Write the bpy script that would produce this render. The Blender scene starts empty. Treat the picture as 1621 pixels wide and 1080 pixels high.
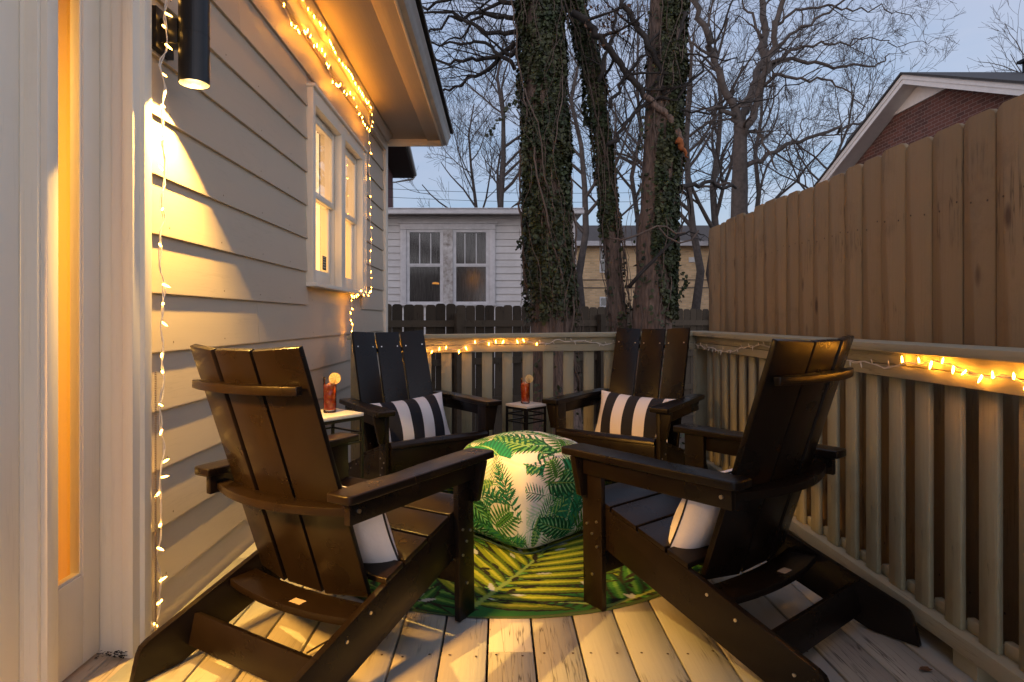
import bpy, bmesh, math, random
import numpy as np
from mathutils import Vector, Matrix, noise
random.seed(7); np.random.seed(7)
R = math.radians
sc = bpy.context.scene
COL = sc.collection
# ------------------------------------------------------------------ camera
F = 970.0; CX = 790.0; CY = 506.0; TILT = 0.0122
cam = bpy.data.cameras.new('camera'); cam_o = bpy.data.objects.new('camera', cam); COL.objects.link(cam_o)
cam.sensor_width = 36; cam.lens = 36 * F / 1621
cam.shift_x = (810.5 - CX) / 1621; cam.shift_y = -(540 - CY) / 1621
cam.clip_start = 0.05; cam.clip_end = 800
cam_o.location = (0, 0, 1); cam_o.rotation_euler = (R(90), 0, 0)
sc.camera = cam_o
# ------------------------------------------------------------------ world: dusk sky with thin cloud
W = bpy.data.worlds.new('World'); sc.world = W; W.use_nodes = True
nt = W.node_tree; nt.nodes.clear()
def N(nt, t, **k):
    n = nt.nodes.new(t)
    for a, b in k.items(): setattr(n, a, b)
    return n
out = N(nt, 'ShaderNodeOutputWorld')
sky = N(nt, 'ShaderNodeTexSky', sky_type='NISHITA', sun_disc=False)
sky.sun_elevation = R(2.5); sky.sun_rotation = R(250)
bg1 = N(nt, 'ShaderNodeBackground'); bg1.inputs['Strength'].default_value = 0.06
nt.links.new(sky.outputs[0], bg1.inputs['Color'])
tc = N(nt, 'ShaderNodeTexCoord'); sep = N(nt, 'ShaderNodeSeparateXYZ')
nt.links.new(tc.outputs['Generated'], sep.inputs[0])
ramp = N(nt, 'ShaderNodeValToRGB'); nt.links.new(sep.outputs['Z'], ramp.inputs[0])
ramp.color_ramp.elements[0].position = 0.0; ramp.color_ramp.elements[0].color = (0.25, 0.42, 0.60, 1)
ramp.color_ramp.elements[1].position = 0.6; ramp.color_ramp.elements[1].color = (0.32, 0.37, 0.54, 1)
e = ramp.color_ramp.elements.new(0.22); e.color = (0.28, 0.39, 0.59, 1)
mp = N(nt, 'ShaderNodeMapping'); mp.inputs['Scale'].default_value = (1.5, 1.5, 5)
nz = N(nt, 'ShaderNodeTexNoise'); nz.inputs['Scale'].default_value = 2.4; nz.inputs['Detail'].default_value = 7
nt.links.new(tc.outputs['Generated'], mp.inputs[0]); nt.links.new(mp.outputs[0], nz.inputs['Vector'])
cr = N(nt, 'ShaderNodeValToRGB'); cr.color_ramp.elements[0].position = .42; cr.color_ramp.elements[1].position = .75
nt.links.new(nz.outputs[0], cr.inputs[0])
mx = N(nt, 'ShaderNodeMixRGB'); mx.inputs[2].default_value = (0.46, 0.47, 0.60, 1)
ml = N(nt, 'ShaderNodeMath', operation='MULTIPLY'); ml.inputs[1].default_value = .7
nt.links.new(cr.outputs[0], ml.inputs[0]); nt.links.new(ml.outputs[0], mx.inputs[0]); nt.links.new(ramp.outputs[0], mx.inputs[1])
bg2 = N(nt, 'ShaderNodeBackground'); bg2.inputs['Strength'].default_value = 0.86
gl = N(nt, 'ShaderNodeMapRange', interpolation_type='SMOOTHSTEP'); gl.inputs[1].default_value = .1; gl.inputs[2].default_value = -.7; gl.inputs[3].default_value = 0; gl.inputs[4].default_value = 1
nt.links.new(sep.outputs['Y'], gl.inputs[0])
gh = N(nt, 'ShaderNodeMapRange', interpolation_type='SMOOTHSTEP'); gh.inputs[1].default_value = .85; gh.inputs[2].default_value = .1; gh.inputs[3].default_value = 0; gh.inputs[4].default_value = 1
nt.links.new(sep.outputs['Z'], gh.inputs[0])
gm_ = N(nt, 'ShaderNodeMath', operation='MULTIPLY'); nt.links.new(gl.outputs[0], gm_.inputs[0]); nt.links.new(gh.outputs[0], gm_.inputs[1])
ga = N(nt, 'ShaderNodeMixRGB', blend_type='ADD'); ga.inputs[2].default_value = (0.98, 0.84, 0.80, 1)  # warm glow added to the sky behind the camera, brightens surfaces facing it
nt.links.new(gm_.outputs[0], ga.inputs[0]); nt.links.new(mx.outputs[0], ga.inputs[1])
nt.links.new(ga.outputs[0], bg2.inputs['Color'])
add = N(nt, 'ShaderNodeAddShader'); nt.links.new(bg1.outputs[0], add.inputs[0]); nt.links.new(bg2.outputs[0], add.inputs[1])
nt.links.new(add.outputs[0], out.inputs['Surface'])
# faint afterglow
sun = bpy.data.lights.new('sun', 'SUN'); sun.energy = .12; sun.angle = R(25); sun.color = (1, .8, .65)
sun_o = bpy.data.objects.new('sun', sun); COL.objects.link(sun_o)
sun_o.rotation_euler = (R(80), 0, R(-70))
# sconce lamps (fixtures are built below round them)
WARM = (1, .57, .12)
SCONCES = [(-1.01, 2.03)]
for i, (x, y) in enumerate(SCONCES):
    l = bpy.data.lights.new('sconce_lamp', 'SPOT'); l.energy = 168; l.color = WARM
    l.spot_size = R(97); l.spot_blend = .10; l.shadow_soft_size = .016
    o = bpy.data.objects.new('sconce_lamp', l); COL.objects.link(o); o.location = (x, y, 1.829)
# unseen lights in the lit room behind the glazed door
for y in (1.12,):
    l = bpy.data.lights.new('unseen_room_light', 'AREA'); l.energy = 19; l.color = (1, .60, .15); l.shape = 'RECTANGLE'; l.size = .7; l.size_y = .5
    o = bpy.data.objects.new('unseen_room_light', l); COL.objects.link(o); o.location = (-2.1, y, 2.1); l.spread = R(110); o.rotation_euler = (Vector((-1.75, 2.4, .9)) - o.location).to_track_quat('-Z', 'Y').to_euler()
l = bpy.data.lights.new('unseen_room_light', 'AREA'); l.energy = 17; l.color = (1, .48, .08); l.shape = 'RECTANGLE'; l.size = .35; l.size_y = .25; l.spread = R(42)  # narrow light added to warm the near chair's back through the door glass
o = bpy.data.objects.new('unseen_room_light', l); COL.objects.link(o); o.location = (-1.85, .35, 1.75)
o.rotation_euler = (Vector((-.72, 1.72, .55)) - o.location).to_track_quat('-Z', 'Y').to_euler()
sc.view_settings.view_transform = 'Standard'; sc.view_settings.look = 'None'
sc.view_settings.exposure = 0.36; sc.view_settings.gamma = 1.0
sc.cycles.use_denoising = True
sc.cycles.sample_clamp_indirect = 4.0
sc.cycles.max_bounces = 8; sc.cycles.transparent_max_bounces = 12

# ------------------------------------------------------------------ helpers
def P(px, py, Y): return Vector(((px - CX) * Y / F, Y, 1 + (CY - py) * Y / F))
def zt(x): return TILT * x               # the deck lies very slightly out of level
def tag(o, label=None, cat=None, group=None, kind=None):
    if label: o['label'] = label
    if cat: o['category'] = cat
    if group: o['group'] = group
    if kind: o['kind'] = kind
    return o
def empty(name, loc=(0, 0, 0), label=None, cat=None, group=None):
    o = bpy.data.objects.new(name, None); COL.objects.link(o); o.location = loc; o.empty_display_size = .1
    return tag(o, label, cat, group)
def link(name, me, parent=None, loc=None):
    o = bpy.data.objects.new(name, me); COL.objects.link(o)
    if parent is not None: o.parent = parent
    if loc is not None: o.location = loc
    return o
def kids(o): return [c for c in bpy.data.objects if c.parent == o]
def copy_tree(o, parent=None):
    c = o.copy(); COL.objects.link(c); c.parent = parent
    for ch in kids(o): copy_tree(ch, c)
    return c
class MB:
    def __init__(s): s.v = []; s.f = []; s.mi = []; s.m = 0
    def add(s, vs, fs):
        b = len(s.v); s.v += [tuple(v) for v in vs]
        for f in fs: s.f.append(tuple(i + b for i in f)); s.mi.append(s.m)
    def box(s, x0, x1, y0, y1, z0, z1, M=None):
        vs = [Vector((x, y, z)) for z in (z0, z1) for y in (y0, y1) for x in (x0, x1)]
        if M is not None: vs = [M @ v for v in vs]
        s.add(vs, [(0, 2, 3, 1), (4, 5, 7, 6), (0, 1, 5, 4), (2, 6, 7, 3), (0, 4, 6, 2), (1, 3, 7, 5)])
    def prism(s, pts, a, b, axis='z', M=None):
        n = len(pts); 
        area = sum(pts[i][0]*pts[(i+1)%n][1]-pts[(i+1)%n][0]*pts[i][1] for i in range(n))
        if area < 0: pts = pts[::-1]
        def mk(p, c):
            if axis == 'z': return Vector((p[0], p[1], c))
            if axis == 'x': return Vector((c, p[0], p[1]))
            return Vector((p[0], c, p[1]))
        vs = [mk(p, a) for p in pts] + [mk(p, b) for p in pts]
        if M is not None: vs = [M @ v for v in vs]
        fl = [tuple(range(n - 1, -1, -1)), tuple(range(n, 2 * n))] + [(i, (i + 1) % n, n + (i + 1) % n, n + i) for i in range(n)]
        if axis == 'y': fl = [f[::-1] for f in fl]
        if a > b: fl = [f[::-1] for f in fl]
        s.add(vs, fl)
    def tube(s, pts, rad, n=6, cap=True):
        pts = [Vector(p) for p in pts]
        if isinstance(rad, (int, float)): rad = [rad] * len(pts)
        base = len(s.v); prev = None
        for i, p in enumerate(pts):
            d = (pts[min(i + 1, len(pts) - 1)] - pts[max(i - 1, 0)])
            d = d.normalized() if d.length > 1e-9 else Vector((0, 0, 1))
            if prev is None: u = d.orthogonal().normalized()
            else:
                u = prev - d * prev.dot(d)
                u = u.normalized() if u.length > 1e-6 else d.orthogonal().normalized()
            prev = u; w = d.cross(u)
            for k in range(n):
                a = 2 * math.pi * k / n
                s.v.append(tuple(p + (u * math.cos(a) + w * math.sin(a)) * rad[i]))
        for i in range(len(pts) - 1):
            for k in range(n):
                a = base + i * n + k; b = base + i * n + (k + 1) % n
                s.f.append((a, b, b + n, a + n)); s.mi.append(s.m)
        if cap:
            s.f.append(tuple(base + k for k in range(n - 1, -1, -1))); s.mi.append(s.m)
            e = base + (len(pts) - 1) * n; s.f.append(tuple(e + k for k in range(n))); s.mi.append(s.m)
    def lathe(s, prof, n=24, c=(0, 0, 0)):
        base = len(s.v)
        for r, z in prof:
            for k in range(n):
                a = 2 * math.pi * k / n; s.v.append((c[0] + r * math.cos(a), c[1] + r * math.sin(a), c[2] + z))
        for i in range(len(prof) - 1):
            for k in range(n):
                a = base + i * n + k; b = base + i * n + (k + 1) % n
                s.f.append((a, b, b + n, a + n)); s.mi.append(s.m)
    def mesh(s, name, mats, bevel=0, smooth=False, seg=2):
        me = bpy.data.meshes.new(name); me.from_pydata(s.v, [], s.f)
        if not isinstance(mats, (list, tuple)): mats = [mats]
        for m in mats: me.materials.append(m)
        me.polygons.foreach_set('material_index', s.mi)
        if bevel:
            bm = bmesh.new(); bm.from_mesh(me)
            bmesh.ops.recalc_face_normals(bm, faces=bm.faces)
            es = [e for e in bm.edges if len(e.link_faces) == 2 and e.calc_face_angle(0) > .5]
            bmesh.ops.bevel(bm, geom=es, offset=bevel, segments=seg, profile=.6, affect='EDGES', clamp_overlap=True)
            bm.to_mesh(me); bm.free()
            smooth = True
        if smooth:
            me.polygons.foreach_set('use_smooth', [True] * len(me.polygons))
            if bevel:
                try: me.set_sharp_from_angle(angle=R(50))
                except Exception: pass
        me.update(); return me
    def obj(s, name, mats, parent=None, loc=None, **k): return link(name, s.mesh(name, mats, **k), parent, loc)

# ------------------------------------------------------------------ materials
def mat(name, col=(.5, .5, .5), rough=.6, metal=0, spec=.5, emit=None, es=0, noise_amt=0, nscale=8, bump=0, bscale=60, stretch=(1, 1, 1), island=0, obj_rand=0, col2=None):
    m = bpy.data.materials.new(name); m.use_nodes = True; nt = m.node_tree; b = nt.nodes['Principled BSDF']
    b.inputs['Base Color'].default_value = (*col, 1); b.inputs['Roughness'].default_value = rough
    b.inputs['Metallic'].default_value = metal; b.inputs['Specular IOR Level'].default_value = spec
    if emit: b.inputs['Emission Color'].default_value = (*emit, 1); b.inputs['Emission Strength'].default_value = es
    tc = N(nt, 'ShaderNodeTexCoord'); mp = N(nt, 'ShaderNodeMapping'); mp.inputs['Scale'].default_value = stretch
    nt.links.new(tc.outputs['Object'], mp.inputs[0])
    src = None
    if noise_amt or col2:
        nz = N(nt, 'ShaderNodeTexNoise'); nz.inputs['Scale'].default_value = nscale; nz.inputs['Detail'].default_value = 6; nz.inputs['Roughness'].default_value = .6
        nt.links.new(mp.outputs[0], nz.inputs['Vector'])
        mx = N(nt, 'ShaderNodeMixRGB'); nt.links.new(nz.outputs[0], mx.inputs[0])
        c2 = col2 or tuple(c * (1 + noise_amt) for c in col); c1 = col if col2 else tuple(c * (1 - noise_amt) for c in col)
        rp = N(nt, 'ShaderNodeValToRGB'); rp.color_ramp.elements[0].position = .3; rp.color_ramp.elements[1].position = .7
        nt.links.new(nz.outputs[0], rp.inputs[0]); nt.links.new(rp.outputs[0], mx.inputs[0])
        mx.inputs[1].default_value = (*c1, 1); mx.inputs[2].default_value = (*c2, 1); src = mx.outputs[0]
    if island or obj_rand:
        if island: g = N(nt, 'ShaderNodeNewGeometry'); ro = g.outputs['Random Per Island']; am = island
        else: g = N(nt, 'ShaderNodeObjectInfo'); ro = g.outputs['Random']; am = obj_rand
        mr = N(nt, 'ShaderNodeMapRange'); mr.inputs[3].default_value = 1 - am; mr.inputs[4].default_value = 1 + am
        nt.links.new(ro, mr.inputs[0])
        hs = N(nt, 'ShaderNodeHueSaturation'); nt.links.new(mr.outputs[0], hs.inputs['Value'])
        if src: nt.links.new(src, hs.inputs['Color'])
        else: hs.inputs['Color'].default_value = (*col, 1)
        src = hs.outputs[0]
    if src: nt.links.new(src, b.inputs['Base Color'])
    if bump:
        n2 = N(nt, 'ShaderNodeTexNoise'); n2.inputs['Scale'].default_value = bscale; n2.inputs['Detail'].default_value = 4
        nt.links.new(mp.outputs[0], n2.inputs['Vector'])
        bp = N(nt, 'ShaderNodeBump'); bp.inputs['Strength'].default_value = bump; bp.inputs['Distance'].default_value = .01
        nt.links.new(n2.outputs[0], bp.inputs['Height']); nt.links.new(bp.outputs[0], b.inputs['Normal'])
    return m
def painted_wood(name, col, col_dirt, axis='z', knots=0.0, cracks=.3, island=.06, rough=.6, dirt=.3, grain=.35):
    """painted board: faint grain along its length, dirt specks, hairline cracks, optional knots"""
    m = bpy.data.materials.new(name); m.use_nodes = True; nt = m.node_tree; b = nt.nodes['Principled BSDF']
    b.inputs['Roughness'].default_value = rough; b.inputs['Specular IOR Level'].default_value = .35
    tc = N(nt, 'ShaderNodeTexCoord'); g = N(nt, 'ShaderNodeNewGeometry')
    mp = N(nt, 'ShaderNodeMapping'); s = {'x': (1, 22, 22), 'y': (22, 1, 22), 'z': (22, 22, 1)}[axis]
    mp.inputs['Scale'].default_value = s
    # shift the pattern per board
    cmb = N(nt, 'ShaderNodeVectorMath', operation='ADD'); sc_ = N(nt, 'ShaderNodeVectorMath', operation='SCALE')
    sc_.inputs[0].default_value = (13.7, 7.1, 5.3); nt.links.new(g.outputs['Random Per Island'], sc_.inputs['Scale'])
    nt.links.new(tc.outputs['Object'], cmb.inputs[0]); nt.links.new(sc_.outputs[0], cmb.inputs[1]); nt.links.new(cmb.outputs[0], mp.inputs[0])
    gr = N(nt, 'ShaderNodeTexNoise'); gr.inputs['Scale'].default_value = 4; gr.inputs['Detail'].default_value = 5; nt.links.new(mp.outputs[0], gr.inputs['Vector'])
    dn = N(nt, 'ShaderNodeTexNoise'); dn.inputs['Scale'].default_value = 5; dn.inputs['Detail'].default_value = 8; dn.inputs['Roughness'].default_value = .7
    nt.links.new(cmb.outputs[0], dn.inputs['Vector'])
    r1 = N(nt, 'ShaderNodeValToRGB'); r1.color_ramp.elements[0].position = .55; r1.color_ramp.elements[1].position = .78
    nt.links.new(dn.outputs[0], r1.inputs[0])
    m1 = N(nt, 'ShaderNodeMath', operation='MULTIPLY'); m1.inputs[1].default_value = dirt; nt.links.new(r1.outputs[0], m1.inputs[0])
    x1 = N(nt, 'ShaderNodeMixRGB'); x1.inputs[1].default_value = (*col, 1); x1.inputs[2].default_value = (*col_dirt, 1); nt.links.new(m1.outputs[0], x1.inputs[0])
    # hairline cracks
    wn = N(nt, 'ShaderNodeTexNoise'); wn.inputs['Scale'].default_value = 2.3; wn.inputs['Detail'].default_value = 3; nt.links.new(mp.outputs[0], wn.inputs['Vector'])
    ck = N(nt, 'ShaderNodeValToRGB'); E_ = ck.color_ramp.elements
    E_[0].position = .48; E_[0].color = (0, 0, 0, 1); E_[1].position = .52; E_[1].color = (0, 0, 0, 1); q = E_.new(.5); q.color = (1, 1, 1, 1)
    nt.links.new(wn.outputs[0], ck.inputs[0])
    gate = N(nt, 'ShaderNodeTexNoise'); gate.inputs['Scale'].default_value = 3; nt.links.new(cmb.outputs[0], gate.inputs['Vector'])
    gr2 = N(nt, 'ShaderNodeValToRGB'); gr2.color_ramp.elements[0].position = .5; gr2.color_ramp.elements[1].position = .6; nt.links.new(gate.outputs[0], gr2.inputs[0])
    mm = N(nt, 'ShaderNodeMath', operation='MULTIPLY'); nt.links.new(ck.outputs[0], mm.inputs[0]); nt.links.new(gr2.outputs[0], mm.inputs[1])
    mm2 = N(nt, 'ShaderNodeMath', operation='MULTIPLY'); nt.links.new(mm.outputs[0], mm2.inputs[0]); mm2.inputs[1].default_value = cracks
    x2 = N(nt, 'ShaderNodeMixRGB'); nt.links.new(mm2.outputs[0], x2.inputs[0]); nt.links.new(x1.outputs[0], x2.inputs[1]); x2.inputs[2].default_value = (col[0]*.12, col[1]*.1, col[2]*.08, 1)
    last = x2.outputs[0]
    if knots:
        mk = N(nt, 'ShaderNodeMapping'); ks = {'x': (3.2, 9, 9), 'y': (9, 3.2, 9), 'z': (9, 9, 3.2)}[axis]; mk.inputs['Scale'].default_value = ks
        nt.links.new(cmb.outputs[0], mk.inputs[0])
        vo = N(nt, 'ShaderNodeTexVoronoi'); vo.inputs['Scale'].default_value = 1.0; nt.links.new(mk.outputs[0], vo.inputs['Vector'])
        kr = N(nt, 'ShaderNodeValToRGB'); kr.color_ramp.elements[0].position = .07; kr.color_ramp.elements[0].color = (1, 1, 1, 1); kr.color_ramp.elements[1].position = .16; kr.color_ramp.elements[1].color = (0, 0, 0, 1)
        nt.links.new(vo.outputs['Distance'], kr.inputs[0])
        km = N(nt, 'ShaderNodeMath', operation='MULTIPLY'); km.inputs[1].default_value = knots; nt.links.new(kr.outputs[0], km.inputs[0])
        x3 = N(nt, 'ShaderNodeMixRGB'); nt.links.new(km.outputs[0], x3.inputs[0]); nt.links.new(last, x3.inputs[1]); x3.inputs[2].default_value = (col_dirt[0]*.5, col_dirt[1]*.4, col_dirt[2]*.35, 1); last = x3.outputs[0]
    hs = N(nt, 'ShaderNodeHueSaturation'); mr = N(nt, 'ShaderNodeMapRange'); mr.inputs[3].default_value = 1 - island; mr.inputs[4].default_value = 1 + island
    nt.links.new(g.outputs['Random Per Island'], mr.inputs[0]); nt.links.new(mr.outputs[0], hs.inputs['Value']); nt.links.new(last, hs.inputs['Color'])
    nt.links.new(hs.outputs[0], b.inputs['Base Color'])
    bp = N(nt, 'ShaderNodeBump'); bp.inputs['Strength'].default_value = grain; bp.inputs['Distance'].default_value = .004
    sm = N(nt, 'ShaderNodeMath', operation='SUBTRACT'); nt.links.new(gr.outputs[0], sm.inputs[0]); nt.links.new(mm2.outputs[0], sm.inputs[1])
    nt.links.new(sm.outputs[0], bp.inputs['Height']); nt.links.new(bp.outputs[0], b.inputs['Normal'])
    return m
def brick_mat(name, c1, c2, mortar, rot=(0, 0, 0), scale=1):
    m = bpy.data.materials.new(name); m.use_nodes = True; nt = m.node_tree; b = nt.nodes['Principled BSDF']; b.inputs['Roughness'].default_value = .85
    tc = N(nt, 'ShaderNodeTexCoord'); mp = N(nt, 'ShaderNodeMapping'); mp.inputs['Rotation'].default_value = rot
    br = N(nt, 'ShaderNodeTexBrick'); br.inputs['Color1'].default_value = (*c1, 1); br.inputs['Color2'].default_value = (*c2, 1); br.inputs['Mortar'].default_value = (*mortar, 1)
    br.inputs['Scale'].default_value = scale; br.inputs['Mortar Size'].default_value = .006; br.inputs['Brick Width'].default_value = .21; br.inputs['Row Height'].default_value = .076
    nt.links.new(tc.outputs['Object'], mp.inputs[0]); nt.links.new(mp.outputs[0], br.inputs['Vector'])
    nz = N(nt, 'ShaderNodeTexNoise'); nz.inputs['Scale'].default_value = 1.2; nz.inputs['Detail'].default_value = 6
    nt.links.new(tc.outputs['Object'], nz.inputs['Vector'])
    hs = N(nt, 'ShaderNodeHueSaturation'); mr = N(nt, 'ShaderNodeMapRange'); mr.inputs[3].default_value = .7; mr.inputs[4].default_value = 1.3
    nt.links.new(nz.outputs[0], mr.inputs[0]); nt.links.new(mr.outputs[0], hs.inputs['Value']); nt.links.new(br.outputs[0], hs.inputs['Color']); nt.links.new(hs.outputs[0], b.inputs['Base Color'])
    bp = N(nt, 'ShaderNodeBump'); bp.inputs['Strength'].default_value = .5; bp.inputs['Distance'].default_value = .01; bp.invert = True
    nt.links.new(br.outputs['Fac'], bp.inputs['Height']); nt.links.new(bp.outputs[0], b.inputs['Normal'])
    return m
def glass_pane(name, tint=(1, 1, 1), refl=.25, rough=.02):
    m = bpy.data.materials.new(name); m.use_nodes = True; nt = m.node_tree; nt.nodes.clear()
    o = N(nt, 'ShaderNodeOutputMaterial'); t = N(nt, 'ShaderNodeBsdfTransparent'); t.inputs[0].default_value = (*tint, 1)
    g = N(nt, 'ShaderNodeBsdfGlossy'); g.inputs['Roughness'].default_value = rough
    fr = N(nt, 'ShaderNodeFresnel'); fr.inputs['IOR'].default_value = 1.5
    mr = N(nt, 'ShaderNodeMapRange'); mr.inputs[1].default_value = .04; mr.inputs[2].default_value = 1; mr.inputs[3].default_value = refl; mr.inputs[4].default_value = 1
    nt.links.new(fr.outputs[0], mr.inputs[0])
    mx = N(nt, 'ShaderNodeMixShader'); nt.links.new(mr.outputs[0], mx.inputs[0]); nt.links.new(t.outputs[0], mx.inputs[1]); nt.links.new(g.outputs[0], mx.inputs[2]); nt.links.new(mx.outputs[0], o.inputs[0])
    return m

M = {}
M['siding'] = painted_wood('siding_paint', (.50, .425, .335), (.28, .22, .16), 'y', cracks=.10, island=.03, rough=.5, dirt=.14, grain=.08)
M['trim'] = painted_wood('cream_trim', (.78, .71, .60), (.38, .3, .22), 'z', cracks=.08, island=.02, rough=.45, dirt=.12, grain=.1)
M['soffit'] = painted_wood('soffit_paint', (.55, .46, .36), (.35, .28, .2), 'y', cracks=.05, island=.02, dirt=.15)
M['gutter'] = mat('gutter_metal', (.42, .40, .38), .4, .2, noise_amt=.12)
M['deck'] = painted_wood('deck_paint', (.43, .42, .375), (.33, .25, .17), 'y', knots=.22, cracks=.9, island=.05, rough=.5, dirt=.35)
M['rail'] = painted_wood('sage_rail_paint', (.33, .305, .205), (.15, .125, .08), 'z', cracks=.6, knots=.12, rough=.55, island=.06, dirt=.5, grain=.5)
M['railh'] = painted_wood('sage_rail_cap', (.38, .35, .245), (.18, .15, .10), 'y', cracks=.4, island=.05, rough=.6, dirt=.4)
M['railx'] = painted_wood('sage_rail_back', (.38, .35, .245), (.18, .15, .10), 'x', cracks=.4, island=.05, rough=.6, dirt=.4)
M['tanfence'] = painted_wood('tan_fence_paint', (.235, .162, .084), (.125, .082, .042), 'z', knots=.9, cracks=.6, island=.10, rough=.75, dirt=.6, grain=.8)
M['oldfence'] = painted_wood('weathered_fence', (.072, .054, .036), (.022, .017, .012), 'z', knots=.4, cracks=.9, island=.35, rough=.85, dirt=.9)
M['post_dirt'] = mat('under_deck_dirt', (.03, .02, .012), .95, noise_amt=.5)
# chair plastic: almost black brown with a fine brushed grain
def chair_mat():
    m = bpy.data.materials.new('dark_brown_poly_lumber'); m.use_nodes = True; nt = m.node_tree; b = nt.nodes['Principled BSDF']
    tc = N(nt, 'ShaderNodeTexCoord'); nz = N(nt, 'ShaderNodeTexNoise'); nz.inputs['Scale'].default_value = 420; nz.inputs['Detail'].default_value = 2
    nt.links.new(tc.outputs['Object'], nz.inputs['Vector'])
    n2 = N(nt, 'ShaderNodeTexNoise'); n2.inputs['Scale'].default_value = 9; n2.inputs['Detail'].default_value = 6; nt.links.new(tc.outputs['Object'], n2.inputs['Vector'])
    mx = N(nt, 'ShaderNodeMixRGB'); mx.inputs[1].default_value = (.0050, .0035, .0030, 1); mx.inputs[2].default_value = (.0120, .0076, .0052, 1)
    nt.links.new(n2.outputs[0], mx.inputs[0]); nt.links.new(mx.outputs[0], b.inputs['Base Color'])
    mr = N(nt, 'ShaderNodeMapRange'); mr.inputs[3].default_value = .22; mr.inputs[4].default_value = .36; nt.links.new(n2.outputs[0], mr.inputs[0]); nt.links.new(mr.outputs[0], b.inputs['Roughness'])
    b.inputs['Specular IOR Level'].default_value = .25
    bp = N(nt, 'ShaderNodeBump'); bp.inputs['Strength'].default_value = .22; bp.inputs['Distance'].default_value = .0015
    nt.links.new(nz.outputs[0], bp.inputs['Height']); nt.links.new(bp.outputs[0], b.inputs['Normal'])
    return m
M['chair'] = chair_mat()
M['bolt'] = mat('steel_bolt', (.6, .56, .5), .3, 1)
M['sticker'] = mat('care_sticker', (.36, .31, .26), .5)
M['black'] = mat('black_metal', (.012, .011, .012), .35, .3, noise_amt=.2)
M['white_ceramic'] = mat('pale_stone_top', (.72, .66, .60), .3, noise_amt=.06, nscale=14)
M['white_wire'] = mat('white_wire', (.75, .68, .60), .5)
M['bulb_on'] = mat('lit_bulb', (1, .7, .35), .3, emit=(1, .38, .03), es=68)
M['bulb_hot'] = mat('bright_lit_bulb', (1, .7, .35), .3, emit=(1, .36, .028), es=125)
M['bulb_dim'] = mat('dim_lit_bulb', (1, .8, .55), .3, emit=(1, .50, .09), es=15)
M['bulb_off'] = mat('unlit_bulb', (.75, .68, .58), .25)
M['glass'] = glass_pane('window_glass', (1, .98, .95), .18)
M['doorglass'] = glass_pane('door_glass', (1, .95, .88), .10)
M['darkglass'] = mat('dark_window_glass', (.02, .022, .026), .08, spec=.9, noise_amt=.4, nscale=3)
M['housewhite'] = mat('old_white_siding', (.50, .485, .48), .65, noise_amt=.08, nscale=4, island=.04)
M['peel'] = mat('peeling_white_paint', (.58, .57, .57), .7, col2=(.20, .17, .15), nscale=8)
M['peel'].node_tree.nodes['Principled BSDF'].inputs['Roughness'].default_value = .7
M['greytrim'] = mat('grey_white_trim', (.50, .49, .50), .6, noise_amt=.12)
M['roof'] = mat('shingle_roof', (.05, .048, .048), .9, noise_amt=.45, nscale=30, stretch=(1, 4, 1))
M['tanroof'] = mat('brown_shingle_roof', (.12, .10, .085), .9, noise_amt=.4, nscale=20, stretch=(1, 4, 1))
M['tanbrick'] = brick_mat('tan_brick', (.80, .55, .30), (.60, .40, .22), (.66, .52, .36), (R(90), 0, 0))
M['redbrick'] = brick_mat('red_brick', (.15, .055, .040), (.08, .034, .027), (.21, .155, .135), (0, 0, 0))
M['whitepaint'] = mat('white_painted_trim', (.75, .73, .71), .5, noise_amt=.06)
M['bark'] = mat('ridged_bark', (.055, .038, .029), .95, col2=(.25, .165, .125), nscale=7, bump=1.0, bscale=18, stretch=(6, 6, 1))
M['twig'] = mat('bare_branch_bark', (.028, .021, .017), .9, noise_amt=.4)
M['farbark'] = mat('far_branch_bark', (.075, .06, .052), .9, noise_amt=.35)
M['ivy'] = mat('ivy_leaf', (.020, .034, .012), .5, island=.65, spec=.3, col2=(.060, .058, .022), nscale=3.5)
M['deadleaf'] = mat('dead_leaf', (.10, .045, .02), .8, island=.5)
M['vine'] = mat('dry_vine', (.115, .078, .058), .85, noise_amt=.3)
M['rotwood'] = mat('orange_broken_wood', (.30, .09, .025), .9, noise_amt=.5, nscale=20)
M['ground'] = mat('leafy_ground', (.045, .035, .022), .95, col2=(.09, .055, .03), nscale=25, bump=.8, bscale=40)
M['roomwall'] = mat('warm_room_wall', (.66, .42, .09), .8)
M['shade'] = mat('lit_window_shade', (.8, .6, .35), .8, emit=(1, .60, .20), es=1.7)
M['lace'] = mat('lace_curtain', (.75, .62, .48), .9, emit=(1, .66, .34), es=.95, noise_amt=.3, nscale=14, stretch=(1, 6, 1))
M['curtain_dk'] = mat('dim_curtain', (.16, .14, .13), .9, noise_amt=.5, nscale=9, stretch=(8, 8, .4))
M['cord'] = mat('black_cord', (.015, .012, .012), .8)
M['wirecable'] = mat('cable', (.02, .02, .025), .8)

# ================================================================== GROUND, DECK
g = MB(); n = 60
gx = np.linspace(-60, 60, n); gy = np.concatenate([np.linspace(-20, 20, 40), np.linspace(22, 120, 21)[1:]])
idx = {}
for j, y in enumerate(gy):
    for i, x in enumerate(gx):
        idx[(i, j)] = len(g.v); g.v.append((x, y, -.62 + .05 * noise.noise(Vector((x * .3, y * .3, 0)))))
for j in range(len(gy) - 1):
    for i in range(n - 1): g.f.append((idx[(i, j)], idx[(i + 1, j)], idx[(i + 1, j + 1)], idx[(i, j + 1)])); g.mi.append(0)
tag(g.obj('yard', M['ground'], smooth=True), 'leaf-strewn brown yard behind the deck', kind='structure')
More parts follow.
